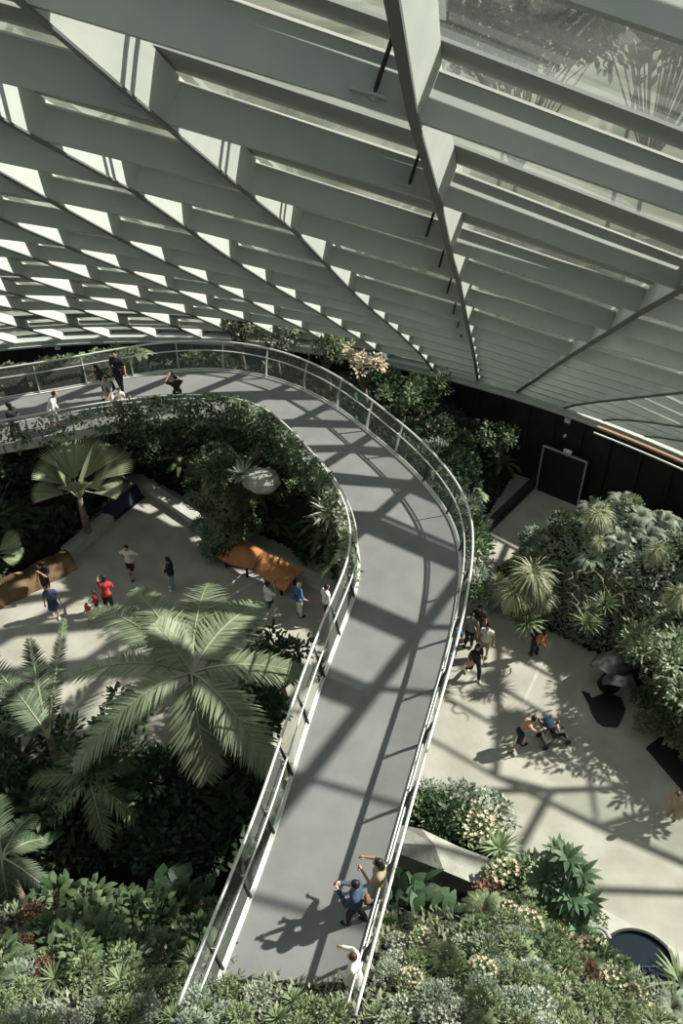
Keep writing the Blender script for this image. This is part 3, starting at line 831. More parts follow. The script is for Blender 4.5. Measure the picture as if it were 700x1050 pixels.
def fan_leaf(mb, base, hub, spread, R_, nseg=26):
    mb.cur = 1; mid = base.lerp(hub, .5)+V((0, 0, .25)); mb.tube([base, mid, hub], [.03, .022, .015], 5); mb.cur = 0
    d = (hub-base).normalized(); s = d.cross(V((0, 0, 1))).normalized(); up = s.cross(d).normalized()
    for i in range(nseg):
        a = (i/(nseg-1)-.5)*spread; dd = d*math.cos(a)+s*math.sin(a)
        mb.leaf(hub, dd, up, R_*(.75+.25*math.cos(a*.7)), .10, .35, 3, [.15, .8, 1, .1])
def fan_palm(label, cp, zc, tips, zb, R_=.95):
    c = at(*cp, zc); t = thing('fan_palm', label, 'palm tree', (c.x, c.y, zb)); h = zc-zb
    mb = MB(); mb.tube([(0, 0, -.1), (0, 0, h)], [.16, .11], 8); mb.build('trunk', 'bark', t, True)
    for (px, py, zt) in tips:
        q = at(px, py, zt)-V((c.x, c.y, zb)); mb = MB(); hub = V((0, 0, h)).lerp(q, .34)
        fan_leaf(mb, V((0, 0, h)), hub, 1.25, (q-hub).length*1.05); mb.build('fan_frond', [G['palm2'], MATS['light_stem']], t)
gm('palm2', (.22, .28, .15), (.45, .50, .30), .3)
fan_palm('sunlit fan palm with broad pleated fronds under the far walkway, left', (82, 512), 3.3,
         [(46, 468, 4.9), (66, 450, 5.4), (96, 448, 5.4), (122, 458, 4.9), (34, 496, 4.0), (122, 492, 4.0), (88, 462, 5.6), (60, 478, 5.0), (108, 476, 5.0), (75, 492, 4.6)], 1.8)
fan_palm('small fan palm leaf clump cut by the left edge', (-8, 575), 1.3, [(18, 553, 2.0), (20, 566, 1.8), (14, 545, 2.2), (-25, 560, 1.8)], .2)

# ------------------------------------------------------------------ tall leafy plant, lower right
def whorl_plant(label, base, h, heads, m='mid'):
    t = thing('leafy_tree', label, 'plant', base)
    for i, (x, y, z) in enumerate(heads):
        mb = MB(); mb.tube([(0, 0, -.4), (x*.5, y*.5, z*.5), (x, y, z)], [.06, .045, .025], 6); st = mb.build('stem', 'bark', t)
        mb = MB()
        for q in range(34):
            a = q*2.4; e = -.35+1.4*q/34; d = V((math.cos(a)*math.cos(e), math.sin(a)*math.cos(e), math.sin(e)))
            mb.leaf(V((x, y, z)), d, V((0, 0, 1)), U(.42, .62), .15, .8, 6, BIGP)
        mb.build('leaf_whorl', G[m], t)
b = at(570, 945, 1.2)
gm('fresh', (.07, .15, .075), (.16, .26, .13), .25)
whorl_plant('tall fresh green plant with whorls of large leaves leaning over the right plaza', b, 2.2,
            [(0, .5, 2.3), (.35, .3, 1.9), (-.45, .35, 1.6), (.1, -.1, 1.5), (.55, -.1, 1.2), (-.5, -.2, 1.0), (-.1, .8, 1.9), (.3, -.5, .8)], 'fresh')
gm('fresh2', (.09, .15, .07), (.32, .38, .22), .25)
# fig like tree at the right edge, casting leafy shade on the plaza
def broad_tree(label, base, h, r, n, m, L_=.3, heads=9, name='tree', cat='tree', zr=.7):
    t = thing(name, label, cat, base)
    mb = MB(); tops = []
    mb.tube([(0, 0, -.2), (.1, .05, h*.4), (0, 0, h*.8)], [.16, .12, .07], 8); mb.build('trunk', 'bark', t, True)
    mb = MB()
    for _ in range(heads):
        a = U(0, 2*PI); rr = r*R()**.5; z = h+zr*r*U(-.4, .6)
        c = V((rr*math.cos(a), rr*math.sin(a), z)); tops.append(c)
        mb.tube([(0, 0, h*.55), (c.x*.5, c.y*.5, h*.85), c], [.05, .04, .02], 5)
    mb.build('branches', 'bark', t)
    mb = MB()
    for _ in range(n):
        c = random.choice(tops); d = V((U(-1, 1), U(-1, 1), U(-.6, 1))).normalized()
        mb.leaf(c+d*U(.1, r*.38), d+V((0, 0, .3)), V((U(-.4, .4), U(-.4, .4), 1)), L_*U(.6, 1.1), L_*.42, .5)
    mb.build('crown', G[m], t)
    return t
broad_tree('leafy green tree leaning from the mound over the right plaza', at(684, 705, .8), 1.8, 1.7, 3000, 'fresh2', .19, 20)
broad_tree('light green tree beside the black slab at the right edge', at(706, 660, .5), 2.5, 1.8, 2800, 'fresh2', .19, 18)
broad_tree('small bushy tree beyond the right frame edge, just above the kerb', at(750, 790, .1), 2.2, 1.1, 500, 'mid', .28, 7)

# ------------------------------------------------------------------ planting
# back bed
gm('ivy', (.04, .085, .04), (.16, .22, .10), .2, 0)
gm('moss', (.11, .15, .08), (.32, .36, .22), .2, 0)
gm('mosssilver', (.13, .18, .12), (.34, .40, .29), .2, 0)
cover('ground_cover', PB, zB, 9000, .24, .10, 'deep', 'dense dark foliage covering the slope under the walkway bend')
inb = lambda x, y: x > -7.8 and y < 28.6
scatter(PB, zB, 60, [('deep_shrub', 3), ('shrub', 3), ('big_leaf', 1), ('deep_fern', 2), ('light_shrub', 2), ('fern', 1)], .7, 1.15, 'on the slope inside the walkway bend', .1, .62, inb)
scatter(PB, zB, 26, [('deep_shrub', 3), ('shrub', 2), ('deep_fern', 2)], .8, 1.2, 'in shade beneath the far walkway', .1, .9, lambda x, y: x < -6 and y < 31.5)
out = lambda x, y: x > 2.8 or y > 30.5 or (x > -.5 and y > 27.5)
scatter(PB, zB, 46, [('deep_shrub', 4), ('shrub', 3), ('deep_fern', 1), ('cream_shrub', 1)], .8, 1.25, 'between the outer railing and the dark back wall', .1, .75, out)
for (px, py, z, k, s, lb) in ((233, 540, 1.0, 'light_shrub', 1.1, ''), (222, 525, 1.8, 'light_shrub', 1.1, ''), (215, 505, 2.4, 'shrub', 1.1, ''), (228, 482, 3.6, 'light_shrub', 1.1, ''), (234, 460, 4.2, 'light_shrub', 1.1, ''), (226, 500, 3.0, 'light_shrub', 1.1, ''), (239, 548, .8, 'silver_shrub', 1.0, '')):
    plant(k, *at(px, py, z), s, 'on the lit green pillar under the walkway bend')
mb = MB(); c = at(234, 561, 0)
zz = [0, 1.2, 2.4, 3.6, 4.6]; mb.tube([(c.x, c.y-.3, z) for z in zz], [.55, .5, .45, .4, .35], 12); o = mb.build('planted_pillar', 'soil'); tag(o, 'round pillar wrapped in foliage under the walkway bend', 'pillar')
pc_ = (c.x, c.y-.3)
mb = MB()
for _ in range(5200):
    a = U(0, 2*PI); z = U(.2, 5.0); r = (.72-.05*z)*(1+.5*noise.noise(V((math.cos(a)*1.5, math.sin(a)*1.5, z*.9))))+.05
    d = V((math.cos(a), math.sin(a), .2)); mb.leaf(V((pc_[0]+d.x*r, pc_[1]+d.y*r, z)), d+V((U(-.8, .8), U(-.8, .8), U(-.5, .6))), V((U(-.4, .4), U(-.4, .4), 1)), U(.12, .24), U(.06, .11), .7, 2)
for q in range(9): plant('light_shrub' if q % 2 else 'shrub', pc_[0]+U(-.5, .5), pc_[1]+U(-.5, .5), U(4.3, 4.7), .8, 'growing out of the top of the foliage-wrapped pillar')
for (dx_, dy_, zq, sq) in ((-.9, .3, 3.6, .9), (.8, .2, 3.8, .9), (-1.0, .2, 2.4, 1.0), (.9, 0, 2.6, 1.1), (-.8, 0, 1.2, 1.1), (.9, -.2, 1.4, 1.0), (0, -.7, .7, .9), (-.6, -.5, .6, .8), (.4, -.6, 1.8, .7), (-.4, -.6, 2.8, .7), (.2, -.6, 3.6, .7)):
    plant(random.choice(('light_shrub', 'shrub', 'silver_shrub')), pc_[0]+dx_, pc_[1]+dy_, zq, sq, 'growing on the side of the foliage-wrapped pillar')
tag(mb.build('climbing_vine', G['moss']), 'pale green climbing foliage covering the pillar under the walkway bend', 'plant', kind='stuff')
plant('bromeliad', *at(338, 527, 5.0), 1.1, label='large white-leaved bromeliad rosette inside the walkway bend')
plant('agave', *at(248, 488, 4.7), 1.0, label='upright light green rosette left of the grey boulder')
for (px, py, z) in ((338, 560, 2.0), (350, 545, 2.6), (358, 570, 2.0), (330, 545, 2.4), (345, 585, 1.4)):
    plant('deep_fern', *at(px, py, z), 1.1, 'hanging beside the inner railing at the walkway bend')
# tall shrubs standing above the outer railing
def tall(px, py, zb, h, r, n, m, label, L_=.17):
    p = at(px, py, zb)
    broad_tree(label, p, h, r, n, m, L_, 12, 'tall_shrub', 'shrub', .9)
tall(250, 405, 2.2, 3.6, .9, 900, 'light', 'light green tall shrub behind the top of the outer railing')
tall(285, 410, 2.4, 3.4, 1.0, 900, 'moss', 'sunlit tall shrub just right of the railing top')
tall(335, 420, 2.4, 3.4, 1.0, 900, 'light', 'tall leafy shrub beyond the railing, left of the dark wall')
tall(372, 438, 2.4, 3.2, .8, 500, 'cream', 'thin tall shrub with pale flowers behind the outer railing')
tall(410, 465, 2.0, 3.0, .9, 700, 'mid', 'tall mid green shrub behind the outer railing bend')
tall(505, 500, .2, 2.6, .8, 420, 'mid', 'thin dark shrub against the back wall left of the doorway', .2)
tall(445, 460, .4, 3.4, .8, 420, 'mid', 'slender shrub with pale leaves against the dark wall', .2)
tall(640, 480, .4, 2.4, 1.0, 420, 'mid', 'dark leafy shrub against the wall right of the doorway', .2)
tall(670, 500, .8, 2.4, 1.0, 420, 'deep', 'dim shrub behind the planted mound near the right edge', .2)
# shrubs behind the left railing
hedge = [(0, 404), (18, 402), (36, 398), (54, 396), (72, 392), (90, 389), (108, 386), (128, 383)]
for i, (px, py) in enumerate(hedge):
    for q in range(2):
        p = at(px+9*q, py-2, 5.3); plant(('light_shrub', 'shrub', 'fern')[(i+q) % 3], p.x, p.y+.75, 5.2+.25*q, 1.15, 'hedged behind the far left outer railing')
mb = MB(); hp = [at(px, py, 5) + V((0, .75, 0)) for px, py in hedge+[(145, 381)]]
mb.strip([p+V((0, -.35, -1)) for p in hp], [p+V((0, .5, -1)) for p in hp], [p+V((0, .5, .2)) for p in hp], [p+V((0, -.35, .2)) for p in hp])
tag(mb.build('planter_box', 'black'), 'long dark planter outside the far left railing', 'planter')
# shrubs along the outer side of the bend
for i, (px, py, z, s) in enumerate(((470, 500, 4.0, 1.1), (478, 520, 3.8, 1.1), (482, 545, 3.2, 1.1), (460, 480, 4.4, 1.1), (448, 465, 4.5, 1.1), (484, 570, 2.6, 1.0), (488, 560, 2.2, .9), (486, 590, 1.8, .9), (488, 610, 1.2, .9))):
    plant(('deep_shrub', 'silver_shrub', 'shrub')[i % 3], *at(px, py, z), s, 'outside the railing at the outermost point of the bend')
plant('spiky', *at(489, 562, 2.8), .9, label='pale spiky rosette just outside the right side of the bend')
# vines draped over the inner railing
def vine(i0_, i1_, n, dens_hi, label, z0=-.9, z1=1.35, m='ivy'):
    mb = MB()
    for _ in range(n):
        f = i0_+(i1_-i0_)*R(); i = int(f); j = min(i+1, NW-1); p = inner[i].lerp(inner[j], f-i)
        o_ = outward(inner, i, outer); z = U(z0, z1); e = .1+.3*max(0, z)/1.2+U(-.12, .28)
        if noise.noise(V((f*.35, z*1.2, 5))) < -.12 and R() < .8: continue
        mb.leaf(p+o_*e+V((0, 0, z)), o_*U(-.5, 1)+V((U(-.8, .8), U(-.8, .8), U(-.6, .6))), V((U(-.5, .5), U(-.5, .5), 1)), U(.10, .2), U(.06, .11), .5)
    tag(mb.build('climbing_vine', G[m]), label, 'plant', kind='stuff')
vine(20, 42, 5200, 1, 'dark ivy covering the inner railing behind the walking people')
vine(42, 56, 3000, 1, 'ivy draped on the inner railing where the walkway bends')
vine(56, 69, 1500, 1, 'sparser light vine on the inner railing past the bend', -.4, 1.3, 'moss')
vine(5, 20, 700, 1, 'thin vine strands on the far left inner railing', -.3, 1.2)
# left bed
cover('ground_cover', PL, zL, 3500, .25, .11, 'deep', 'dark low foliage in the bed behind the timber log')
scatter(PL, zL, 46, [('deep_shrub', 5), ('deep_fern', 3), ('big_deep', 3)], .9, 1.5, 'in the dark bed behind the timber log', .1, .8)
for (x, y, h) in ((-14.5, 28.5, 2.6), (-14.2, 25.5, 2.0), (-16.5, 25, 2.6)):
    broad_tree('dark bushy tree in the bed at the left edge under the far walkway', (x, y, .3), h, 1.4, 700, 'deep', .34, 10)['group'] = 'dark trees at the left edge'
# mound on the right
cover('ground_cover', PM, zM, 19000, .20, .075, 'mosssilver', 'grey-green mossy ground cover over the right planted mound')
scatter(PM, zM, 80, [('silver_shrub', 4), ('light_shrub', 1), ('shrub', 3), ('silver_fern', 3), ('deep_shrub', 2)], .55, .95, 'on the planted mound at right', .05, .75)
for i, (px, py, z, s, lb) in enumerate(((545, 592, 4.0, 1.45, 'largest golden grass tuft at the front of the right mound'), (527, 610, 3.4, 1.1, 'bright green-gold tuft left below the largest golden tuft'), (552, 610, 3.4, 1.1, 'golden tuft drooping under the largest golden tuft'), (612, 528, 4.3, 1.1, 'yellow palm-like tuft near the top of the right mound'), (672, 566, 4.6, .8, 'small pale yellow tuft on the sunlit right flank of the mound'), (694, 612, 4.4, .9, 'pale orange tuft at the right edge of the mound'), (510, 598, 3.0, .8, 'lime tuft at the left tip of the mound'), (613, 558, 4.4, .55, 'tiny amber tuft in the middle of the mound'), (606, 628, 3.0, .9, 'green-gold tuft over the shaded hollow of the mound'))):
    plant('grass_tuft' if i not in (6, 8) else 'strap', *at(px, py, z), s, label=lb)
for i, (px, py, z) in enumerate(((535, 625, 2.8), (530, 638, 2.2), (600, 640, 2.4), (620, 622, 3.2), (540, 640, 2.4))):
    plant('strap' if i % 2 else 'spiky', *at(px, py, z), 1.15, 'hanging from the front of the right mound')
for i in range(9):
    a = at(590+U(-10, 50), 598+U(-18, 18), 3.7+U(0, .3)); mb = MB(); pts = [a]
    v_ = V((U(-.3, .5), U(-.4, .3), U(-.2, .2)))
    for q in range(7): v_ = (v_+V((U(-.3, .3), U(-.3, .3), U(-.2, .2)))).normalized()*.2; pts.append(pts[-1]+v_)
    mb.tube(pts, [.034-.003*q for q in range(8)], 6)
    tag(mb.build('twisted_branch', 'bark', smooth=True), 'bare twisted branch crossing the dark hollow of the right mound', 'branch', 'twisted branches on the right mound')
for i, (px, py) in enumerate(((642, 744), (655, 740), (668, 752), (684, 735), (650, 700), (640, 720))):
    plant('shrub' if i % 2 else 'light_shrub', *at(px+22, py, .4), .9, 'at the foot of the right mound beside the black slab')
# dark wall shrubs in the pit ledge
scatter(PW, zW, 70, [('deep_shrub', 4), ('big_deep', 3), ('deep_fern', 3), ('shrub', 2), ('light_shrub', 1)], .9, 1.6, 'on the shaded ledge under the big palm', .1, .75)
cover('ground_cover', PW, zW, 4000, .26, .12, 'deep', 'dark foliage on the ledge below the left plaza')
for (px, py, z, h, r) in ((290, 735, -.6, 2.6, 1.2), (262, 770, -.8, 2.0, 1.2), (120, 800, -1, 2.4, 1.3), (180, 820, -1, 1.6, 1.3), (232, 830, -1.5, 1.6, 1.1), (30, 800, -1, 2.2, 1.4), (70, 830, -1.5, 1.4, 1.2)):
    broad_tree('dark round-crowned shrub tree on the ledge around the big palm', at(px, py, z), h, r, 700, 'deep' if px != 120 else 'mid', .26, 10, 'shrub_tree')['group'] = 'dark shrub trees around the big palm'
# foreground slope
cover('ground_cover', PF, zF, 26000, .17, .07, 'moss', 'low green foliage carpeting the foreground slope')
left = lambda x, y: x < -1.6
gapw = lambda x, y: x < -2.4-(7.2-y)*.25 or x > 1.2 or y < 6.9
scatter(PF, zF, 50, [('big_leaf', 8), ('shrub', 2), ('flower_shrub', 1)], .55, .85, 'in the left part of the foreground slope', .05, .5, lambda x, y: -6.5 < x < -2.6 and y > 7.8)
scatter(PF, zF, 26, [('amber_shrub', 2), ('red_shrub', 2), ('big_leaf', 2), ('shrub', 2), ('deep_fern', 1)], .6, .9, 'at the far left of the foreground slope', .05, .55, lambda x, y: x < -5 and y > 7.2)
scatter(PF, zF, 95, [('silver_shrub', 2), ('spiky', 2), ('light_shrub', 3), ('strap', 3), ('pale_shrub', 1)], .45, .75, 'along the bottom left of the foreground', .05, .42, lambda x, y: x < -2.0 and y < 8.0 and y > 5.2 and x > -8)
scatter(PF, zF, 34, [('strap', 4), ('light_shrub', 3), ('pale_shrub', 2)], .45, .7, 'across the near end of the walkway', .05, .33, lambda x, y: -2.6 < x < .9 and 5.4 < y < 6.95)
scatter(PF, zF, 90, [('pale_shrub', 4), ('silver_shrub', 4), ('cream_shrub', 3), ('light_shrub', 2), ('fern', 1)], .5, .8, 'on the sunny slope right of the walkway end', .05, .42, lambda x, y: .9 < x < 4.6 and 5.2 < y < 8.8)
scatter(PF, zF, 60, [('fern', 3), ('light_shrub', 4), ('shrub', 2), ('cream_shrub', 2), ('silver_fern', 1)], .6, .95, 'on the slope below the tall leafy plant', .05, .5, lambda x, y: 3.0 < x < 7.4 and y > 8.2 and not (x > 6.6 and y < 10.6))
scatter(PF, zF, 40, [('light_shrub', 2), ('spiky', 2), ('red_shrub', 1), ('silver_fern', 1), ('cream_shrub', 1)], .5, .8, 'around the round black pool', .05, .45, lambda x, y: x > 5.0 and 6 < y < 10.5 and (x-pc.x)**2+(y-pc.y)**2 > 1.6)
for (px, py, z, k, s, lb) in ((470, 830, .2, 'silver_shrub', 1.5, 'pale grey shrub above the faceted boulder'), (500, 838, .2, 'pale_shrub', 1.7, 'pale flowering shrub at the kerb above the boulder'), (436, 822, .2, 'silver_shrub', 1.2, 'blue-green bush against the right railing above the boulder'), (432, 836, .3, 'shrub', 1.2, 'green bush between railing and boulder'), (485, 850, .4, 'cream_shrub', 1.3, 'cream flowering bush behind the boulder crest'), (512, 872, .5, 'spiky', 1.3, 'spiky green clump at the right end of the boulder'), (455, 842, .4, 'deep_shrub', 1.0, 'dark green bush on the back of the boulder'), (520, 905, .7, 'cream_shrub', 1.2, 'cream flowered shrub below the right end of the boulder'), (545, 905, .7, 'shrub', 1.2, 'green shrub at the foot of the tall leafy plant'), (500, 920, .7, 'red_shrub', 1.0, 'reddish plant right of the dark pit'),
        (412, 950, 1.6, 'big_deep', 1.5, 'plant with huge glossy leaves right of the walkway end'), (430, 962, 2.2, 'big_deep', 1.3, 'large-leaved plant below the dark pit'), (395, 975, 3.0, 'big_leaf', 1.2, 'broad-leaved plant against the outside of the right railing'), (180, 950, 3.0, 'big_deep', 1.3, 'big dark taro-like leaves left of the walkway in the foreground'), (695, 1010, .4, 'spiky', 1.6, 'large spiky plant in the lower right corner'), (690, 1035, .8, 'spiky', 1.3, 'spiky plant at the very bottom right'),
        (222, 948, 3.2, 'flower_shrub', .9, 'plant with red flowers beside the left railing'), (10, 975, 3.6, 'amber_shrub', 1.1, 'yellow flower cluster at the left edge'), (30, 950, 3.2, 'amber_shrub', .8, 'small yellow flower cluster near the left edge'), (60, 935, 3.0, 'red_shrub', .9, 'red-leaved plant at the top of the left foreground slope')):
    plant(k, *at(px, py, z), s, label=lb)
# trees outside the glass
for i, (x, y, h, r) in enumerate(((9, 46, 15, 5), (15, 44, 17, 5.5), (21, 47, 16, 5.5), (27, 44, 17, 6), (33, 48, 16, 6), (18, 58, 19, 6), (29, 60, 19, 7), (11, 62, 18, 6), (40, 60, 19, 7), (-32, 62, 17, 6), (-24, 66, 17, 6), (24, 38, 12, 4))):
    broad_tree('green tree growing outside beyond the glass roof', (x, y, -.1), h, r, 5200 if i < 6 else 2500, 'tree', .6, 40)['group'] = 'trees outside beyond the glass'

# ------------------------------------------------------------------ people
mat('skin', (.50, .30, .21), .55); mat('skin_light', (.62, .42, .31), .55); mat('hair_black', (.012, .010, .009), .5); mat('hair_brown', (.07, .035, .02), .5); mat('hair_blond', (.75, .68, .55), .5)
mat('cloth_white', (.75, .74, .70), .8); mat('cloth_black', (.018, .018, .02), .8); mat('cloth_blue', (.06, .14, .32), .8); mat('cloth_denim', (.045, .075, .14), .85); mat('cloth_jeans', (.30, .38, .45), .85)
mat('cloth_red', (.45, .04, .04), .8); mat('cloth_grey', (.28, .28, .28), .8); mat('cloth_navy', (.03, .05, .11), .8); mat('cloth_pink', (.65, .35, .33), .8); mat('cloth_tan', (.36, .29, .2), .8); mat('cloth_brown', (.20, .12, .08), .8)
mat('phone_dark', (.02, .02, .025), .3); mat('orange_bag', (.5, .2, .08), .7); mat('eye', (.02, .015, .012), .3); mat('lip', (.35, .12, .1), .5)
def remeshed(mb, vox):
    me = bpy.data.meshes.new('t'); me.from_pydata(mb.v, [], mb.f); me.update()
    o = bpy.data.objects.new('t', me); COL.objects.link(o)
    md = o.modifiers.new('r', 'REMESH'); md.mode = 'VOXEL'; md.voxel_size = vox; md.use_smooth_shade = True
    sm = o.modifiers.new('s', 'SMOOTH'); sm.iterations = 3; sm.factor = .5
    dg = bpy.context.evaluated_depsgraph_get(); out = bpy.data.meshes.new_from_object(o.evaluated_get(dg))
    bpy.data.objects.remove(o); return out
def limb(mb, pts, rs, k=10):
    for i in range(len(pts)-1): mb.tube([pts[i], pts[i+1]], [rs[i], rs[i+1]], k)
    for p, r in zip(pts, rs): mb.ball(p, r, 10, 6)
ARMS = {  # elbow, hand relative to the shoulder (x outwards, y forward, z up)
    'down': ((.07, -.03, -.28), (.10, .06, -.52)), 'swing_f': ((.05, .10, -.26), (.04, .28, -.42)), 'swing_b': ((.06, -.13, -.25), (.08, -.16, -.5)),
    'phone': ((.05, .16, -.22), (-.10, .36, .02)), 'face': ((.12, .17, -.12), (-.04, .25, .12)), 'hip': ((.20, -.10, -.20), (.03, .06, -.38)),
    'push': ((.05, .20, -.17), (-.02, .46, -.22)), 'reach': ((.08, .24, -.08), (.10, .5, -.08)), 'up': ((.20, .14, .06), (.02, .22, .26)), 'rail': ((.16, .12, -.2), (.18, .36, -.26)), 'lap': ((.06, .08, -.25), (-.04, .28, -.30))}
LEGS = {'stand': (((0, .01, -.44), (.01, 0, -.86)), ((0, .02, -.44), (.02, .03, -.86))), 'stride': (((0, .20, -.39), (0, .24, -.84)), ((0, -.06, -.43), (0, -.34, -.76))),
        'walk': (((0, .12, -.42), (0, .14, -.86)), ((0, -.04, -.44), (0, -.20, -.83))), 'sit': (((.03, .40, -.02), (.02, .42, -.44)), ((.03, .40, -.02), (.02, .44, -.42)))}
def person(headpx, z0, face, label, h=1.68, lean=0, arms=('down', 'down'), legs='stand', skin='skin', top='cloth_white', bottom='cloth_black', hair='hair_black', long_hair=False, sleeve='short', bot='trousers', shoes='cloth_black', group=None, headz=None, look=0, seatz=None):
    s = h/1.70; ca = M.Rotation(lean, 3, 'X').inverted() if False else M.Rotation(-lean, 3, 'X')
    pel = V((0, 0, .92)) if legs != 'sit' else V((0, 0, .46))
    tor = lambda x, y, z: pel+ca @ V((x, y, z))
    chest = tor(0, .0, .34); neck = tor(0, .01, .52); hd = tor(0, .05, .68)
    if lean > .5: hd = neck+V((0, .12, .12))
    hrel = M.Rotation(face, 3, 'Z') @ (hd*s)
    hp = at(*headpx, z0+hd.z*s) ; root_loc = V((hp.x-hrel.x, hp.y-hrel.y, z0))
    t = thing('person', label, 'person', root_loc, face, group); t.scale = (s, s, s)
    mb = MB()
    # torso
    def torso(m_, g):
        limb(m_, [tor(-.07, 0, 0), tor(.07, 0, 0)], [.11+g, .11+g]); limb(m_, [tor(0, 0, 0), tor(0, .01, .2), tor(0, 0, .36)], [.125+g, .115+g, .135+g])
        limb(m_, [tor(-.11, 0, .38), tor(.11, 0, .38)], [.10+g, .10+g]); limb(m_, [tor(-.17, 0, .43), tor(0, 0, .46), tor(.17, 0, .43)], [.06+g, .075+g, .06+g])
    torso(mb, 0); limb(mb, [tor(0, 0, .44), neck, hd-V((0, .01, .03))], [.065, .055, .055])
    hm = M.Rotation(look, 3, 'X')
    mb.ball(hd, (.078, .098, .12), 14, 10); mb.ball(hd+V((0, .02, -.06)), (.055, .07, .06), 10, 7)
    mb.tube([hd+V((0, .088, .015)), hd+V((0, .118, -.02))], [.012, .02], 6); mb.ball(hd+V((-.08, 0, -.01)), (.014, .022, .034), 8, 5); mb.ball(hd+V((.08, 0, -.01)), (.014, .022, .034), 8, 5)
    hands = []; sh_pts = []
    for sd, ar in zip((-1, 1), arms):
        e, w_ = ARMS[ar]; sh = tor(sd*.185, 0, .42); E_ = sh+V((sd*e[0], e[1], e[2])); W_ = sh+V((sd*w_[0], w_[1], w_[2]))
        limb(mb, [sh, E_, W_], [.052, .042, .030]); dr = (W_-E_).normalized(); limb(mb, [W_, W_+dr*.075], [.028, .034])
        hands.append((W_, dr, sd)); sh_pts.append((sh, E_, W_))
    legp = []
    for sd, lg in zip((-1, 1), LEGS[legs]):
        hp_ = pel+V((sd*.095, 0, -.02)); K_ = hp_+V((sd*lg[0][0], lg[0][1], lg[0][2])); A_ = hp_+V((sd*lg[1][0], lg[1][1], lg[1][2])); A_.z = max(A_.z, .06)
        limb(mb, [hp_, K_, A_], [.09, .06, .042]); limb(mb, [A_, A_+V((0, .14, -.025))], [.042, .032]); legp.append((hp_, K_, A_))
    body = remeshed(mb, .018)
    bm = bmesh.new(); bm.from_mesh(body); fb = MB()
    for W_, dr, sd in hands:
        pn_ = dr.cross(V((0, 0, 1))); pn_ = pn_.normalized() if pn_.length > .1 else V((1, 0, 0)); curl = dr.cross(pn_)*(-1)
        if curl.z > 0: curl = -curl
        for q, l in enumerate((.068, .08, .074, .058)):
            o_ = W_+dr*.085+pn_*(q-1.5)*.018; fb.tube([o_, o_+dr*l*.5+curl*.01, o_+dr*l*.8+curl*.035, o_+dr*l*.85+curl*.055], [.0095, .009, .008, .006], 6)
        o_ = W_+dr*.03-pn_*.028; fb.tube([o_, o_-pn_*.03+dr*.03, o_-pn_*.035+dr*.06+curl*.015], [.012, .010, .008], 6)
    fb.cur = 1
    for sx in (-1, 1): fb.ball(hd+V((sx*.03, .087, .018)), (.012, .008, .007), 8, 5)
    fb.cur = 2; fb.ball(hd+V((0, .092, -.055)), (.022, .008, .006), 8, 5)
    fm = fb.mesh('f', [skin]); bm.from_mesh(fm); bm.to_mesh(body); bm.free()
    # material slots: 0 skin, 1 eyes, 2 mouth
    body.materials.clear()
    for m_ in (skin, 'eye', 'lip'): body.materials.append(MATS[m_])
    nf = len(fb.f); base_n = len(body.polygons)-nf
    for i, mi in enumerate(fb.mi): body.polygons[base_n+i].material_index = mi
    for i in range(base_n): body.polygons[i].material_index = 0
    for p in body.polygons: p.use_smooth = True
    bo = bpy.data.objects.new('body', body); COL.objects.link(bo); bo.parent = t
    def part(name, m_, mt, vox=.02):
        me = remeshed(m_, vox); me.materials.clear(); me.materials.append(MATS[mt]); o = bpy.data.objects.new(name, me); COL.objects.link(o); o.parent = t; return o
    if top:
        m_ = MB(); torso(m_, .022)
        if sleeve:
            for sh, E_, W_ in sh_pts: limb(m_, [sh, sh.lerp(E_, .75)], [.075, .066]) if sleeve == 'short' else limb(m_, [sh, E_, W_], [.075, .06, .048])
        part('shirt' if bot != 'dress' else 'dress_top', m_, top)
    m_ = MB()
    if bot in ('skirt', 'dress'):
        m_.tube([tor(0, 0, .1), pel+V((0, 0, -.02)), pel+V((0, .02, -.42))], [.15, .17, .24], 14); part('skirt', m_, bottom)
    else:
        limb(m_, [tor(-.07, 0, 0), tor(.07, 0, 0)], [.125, .125]); limb(m_, [tor(0, 0, .08), tor(0, 0, -.02)], [.13, .12])
        for hp_, K_, A_ in legp:
            if bot == 'shorts': limb(m_, [hp_, hp_.lerp(K_, .85)], [.108, .09])
            else: limb(m_, [hp_, K_, K_.lerp(A_, .9)], [.108, .078, .06])
        part('trousers' if bot != 'shorts' else 'shorts', m_, bottom)
    m_ = MB(); m_.ball(hd+V((0, -.022, .03)), (.092, .102, .112), 14, 9)
    if long_hair: limb(m_, [hd+V((0, -.05, 0)), hd+V((0, -.09, -.14)), hd+V((0, -.10, -.28))], [.085, .08, .05])
    else: m_.ball(hd+V((0, -.045, -.03)), (.08, .07, .08), 10, 7)
    part('hair', m_, hair, .016)
    for hp_, K_, A_ in legp:
        m_ = MB(); m_.ball(A_+V((0, .055, -.025)), (.052, .135, .045), 10, 6); o = m_.build('shoe', shoes, t, True)
    W = [root_loc+M.Rotation(face, 3, 'Z') @ (w_*s) for w_, _, _ in hands]
    return t, W, root_loc, (lambda x, y, z: root_loc+M.Rotation(face, 3, 'Z') @ (tor(x, y, z)*s))
def phone(W, face, label, group=None):
    mb = MB(); mb.box((0, 0, 0), (.085, .012, .16)); mb.box((.02, .008, .05), (.03, .008, .03))
    o = mb.build('phone', 'phone_dark'); p = (W[0]+W[1])/2 if len(W) == 2 else W[0]
    o.location = p+M.Rotation(face, 3, 'Z') @ V((0, .07, .09)); o.rotation_euler.z = face; tag(o, label, 'phone')
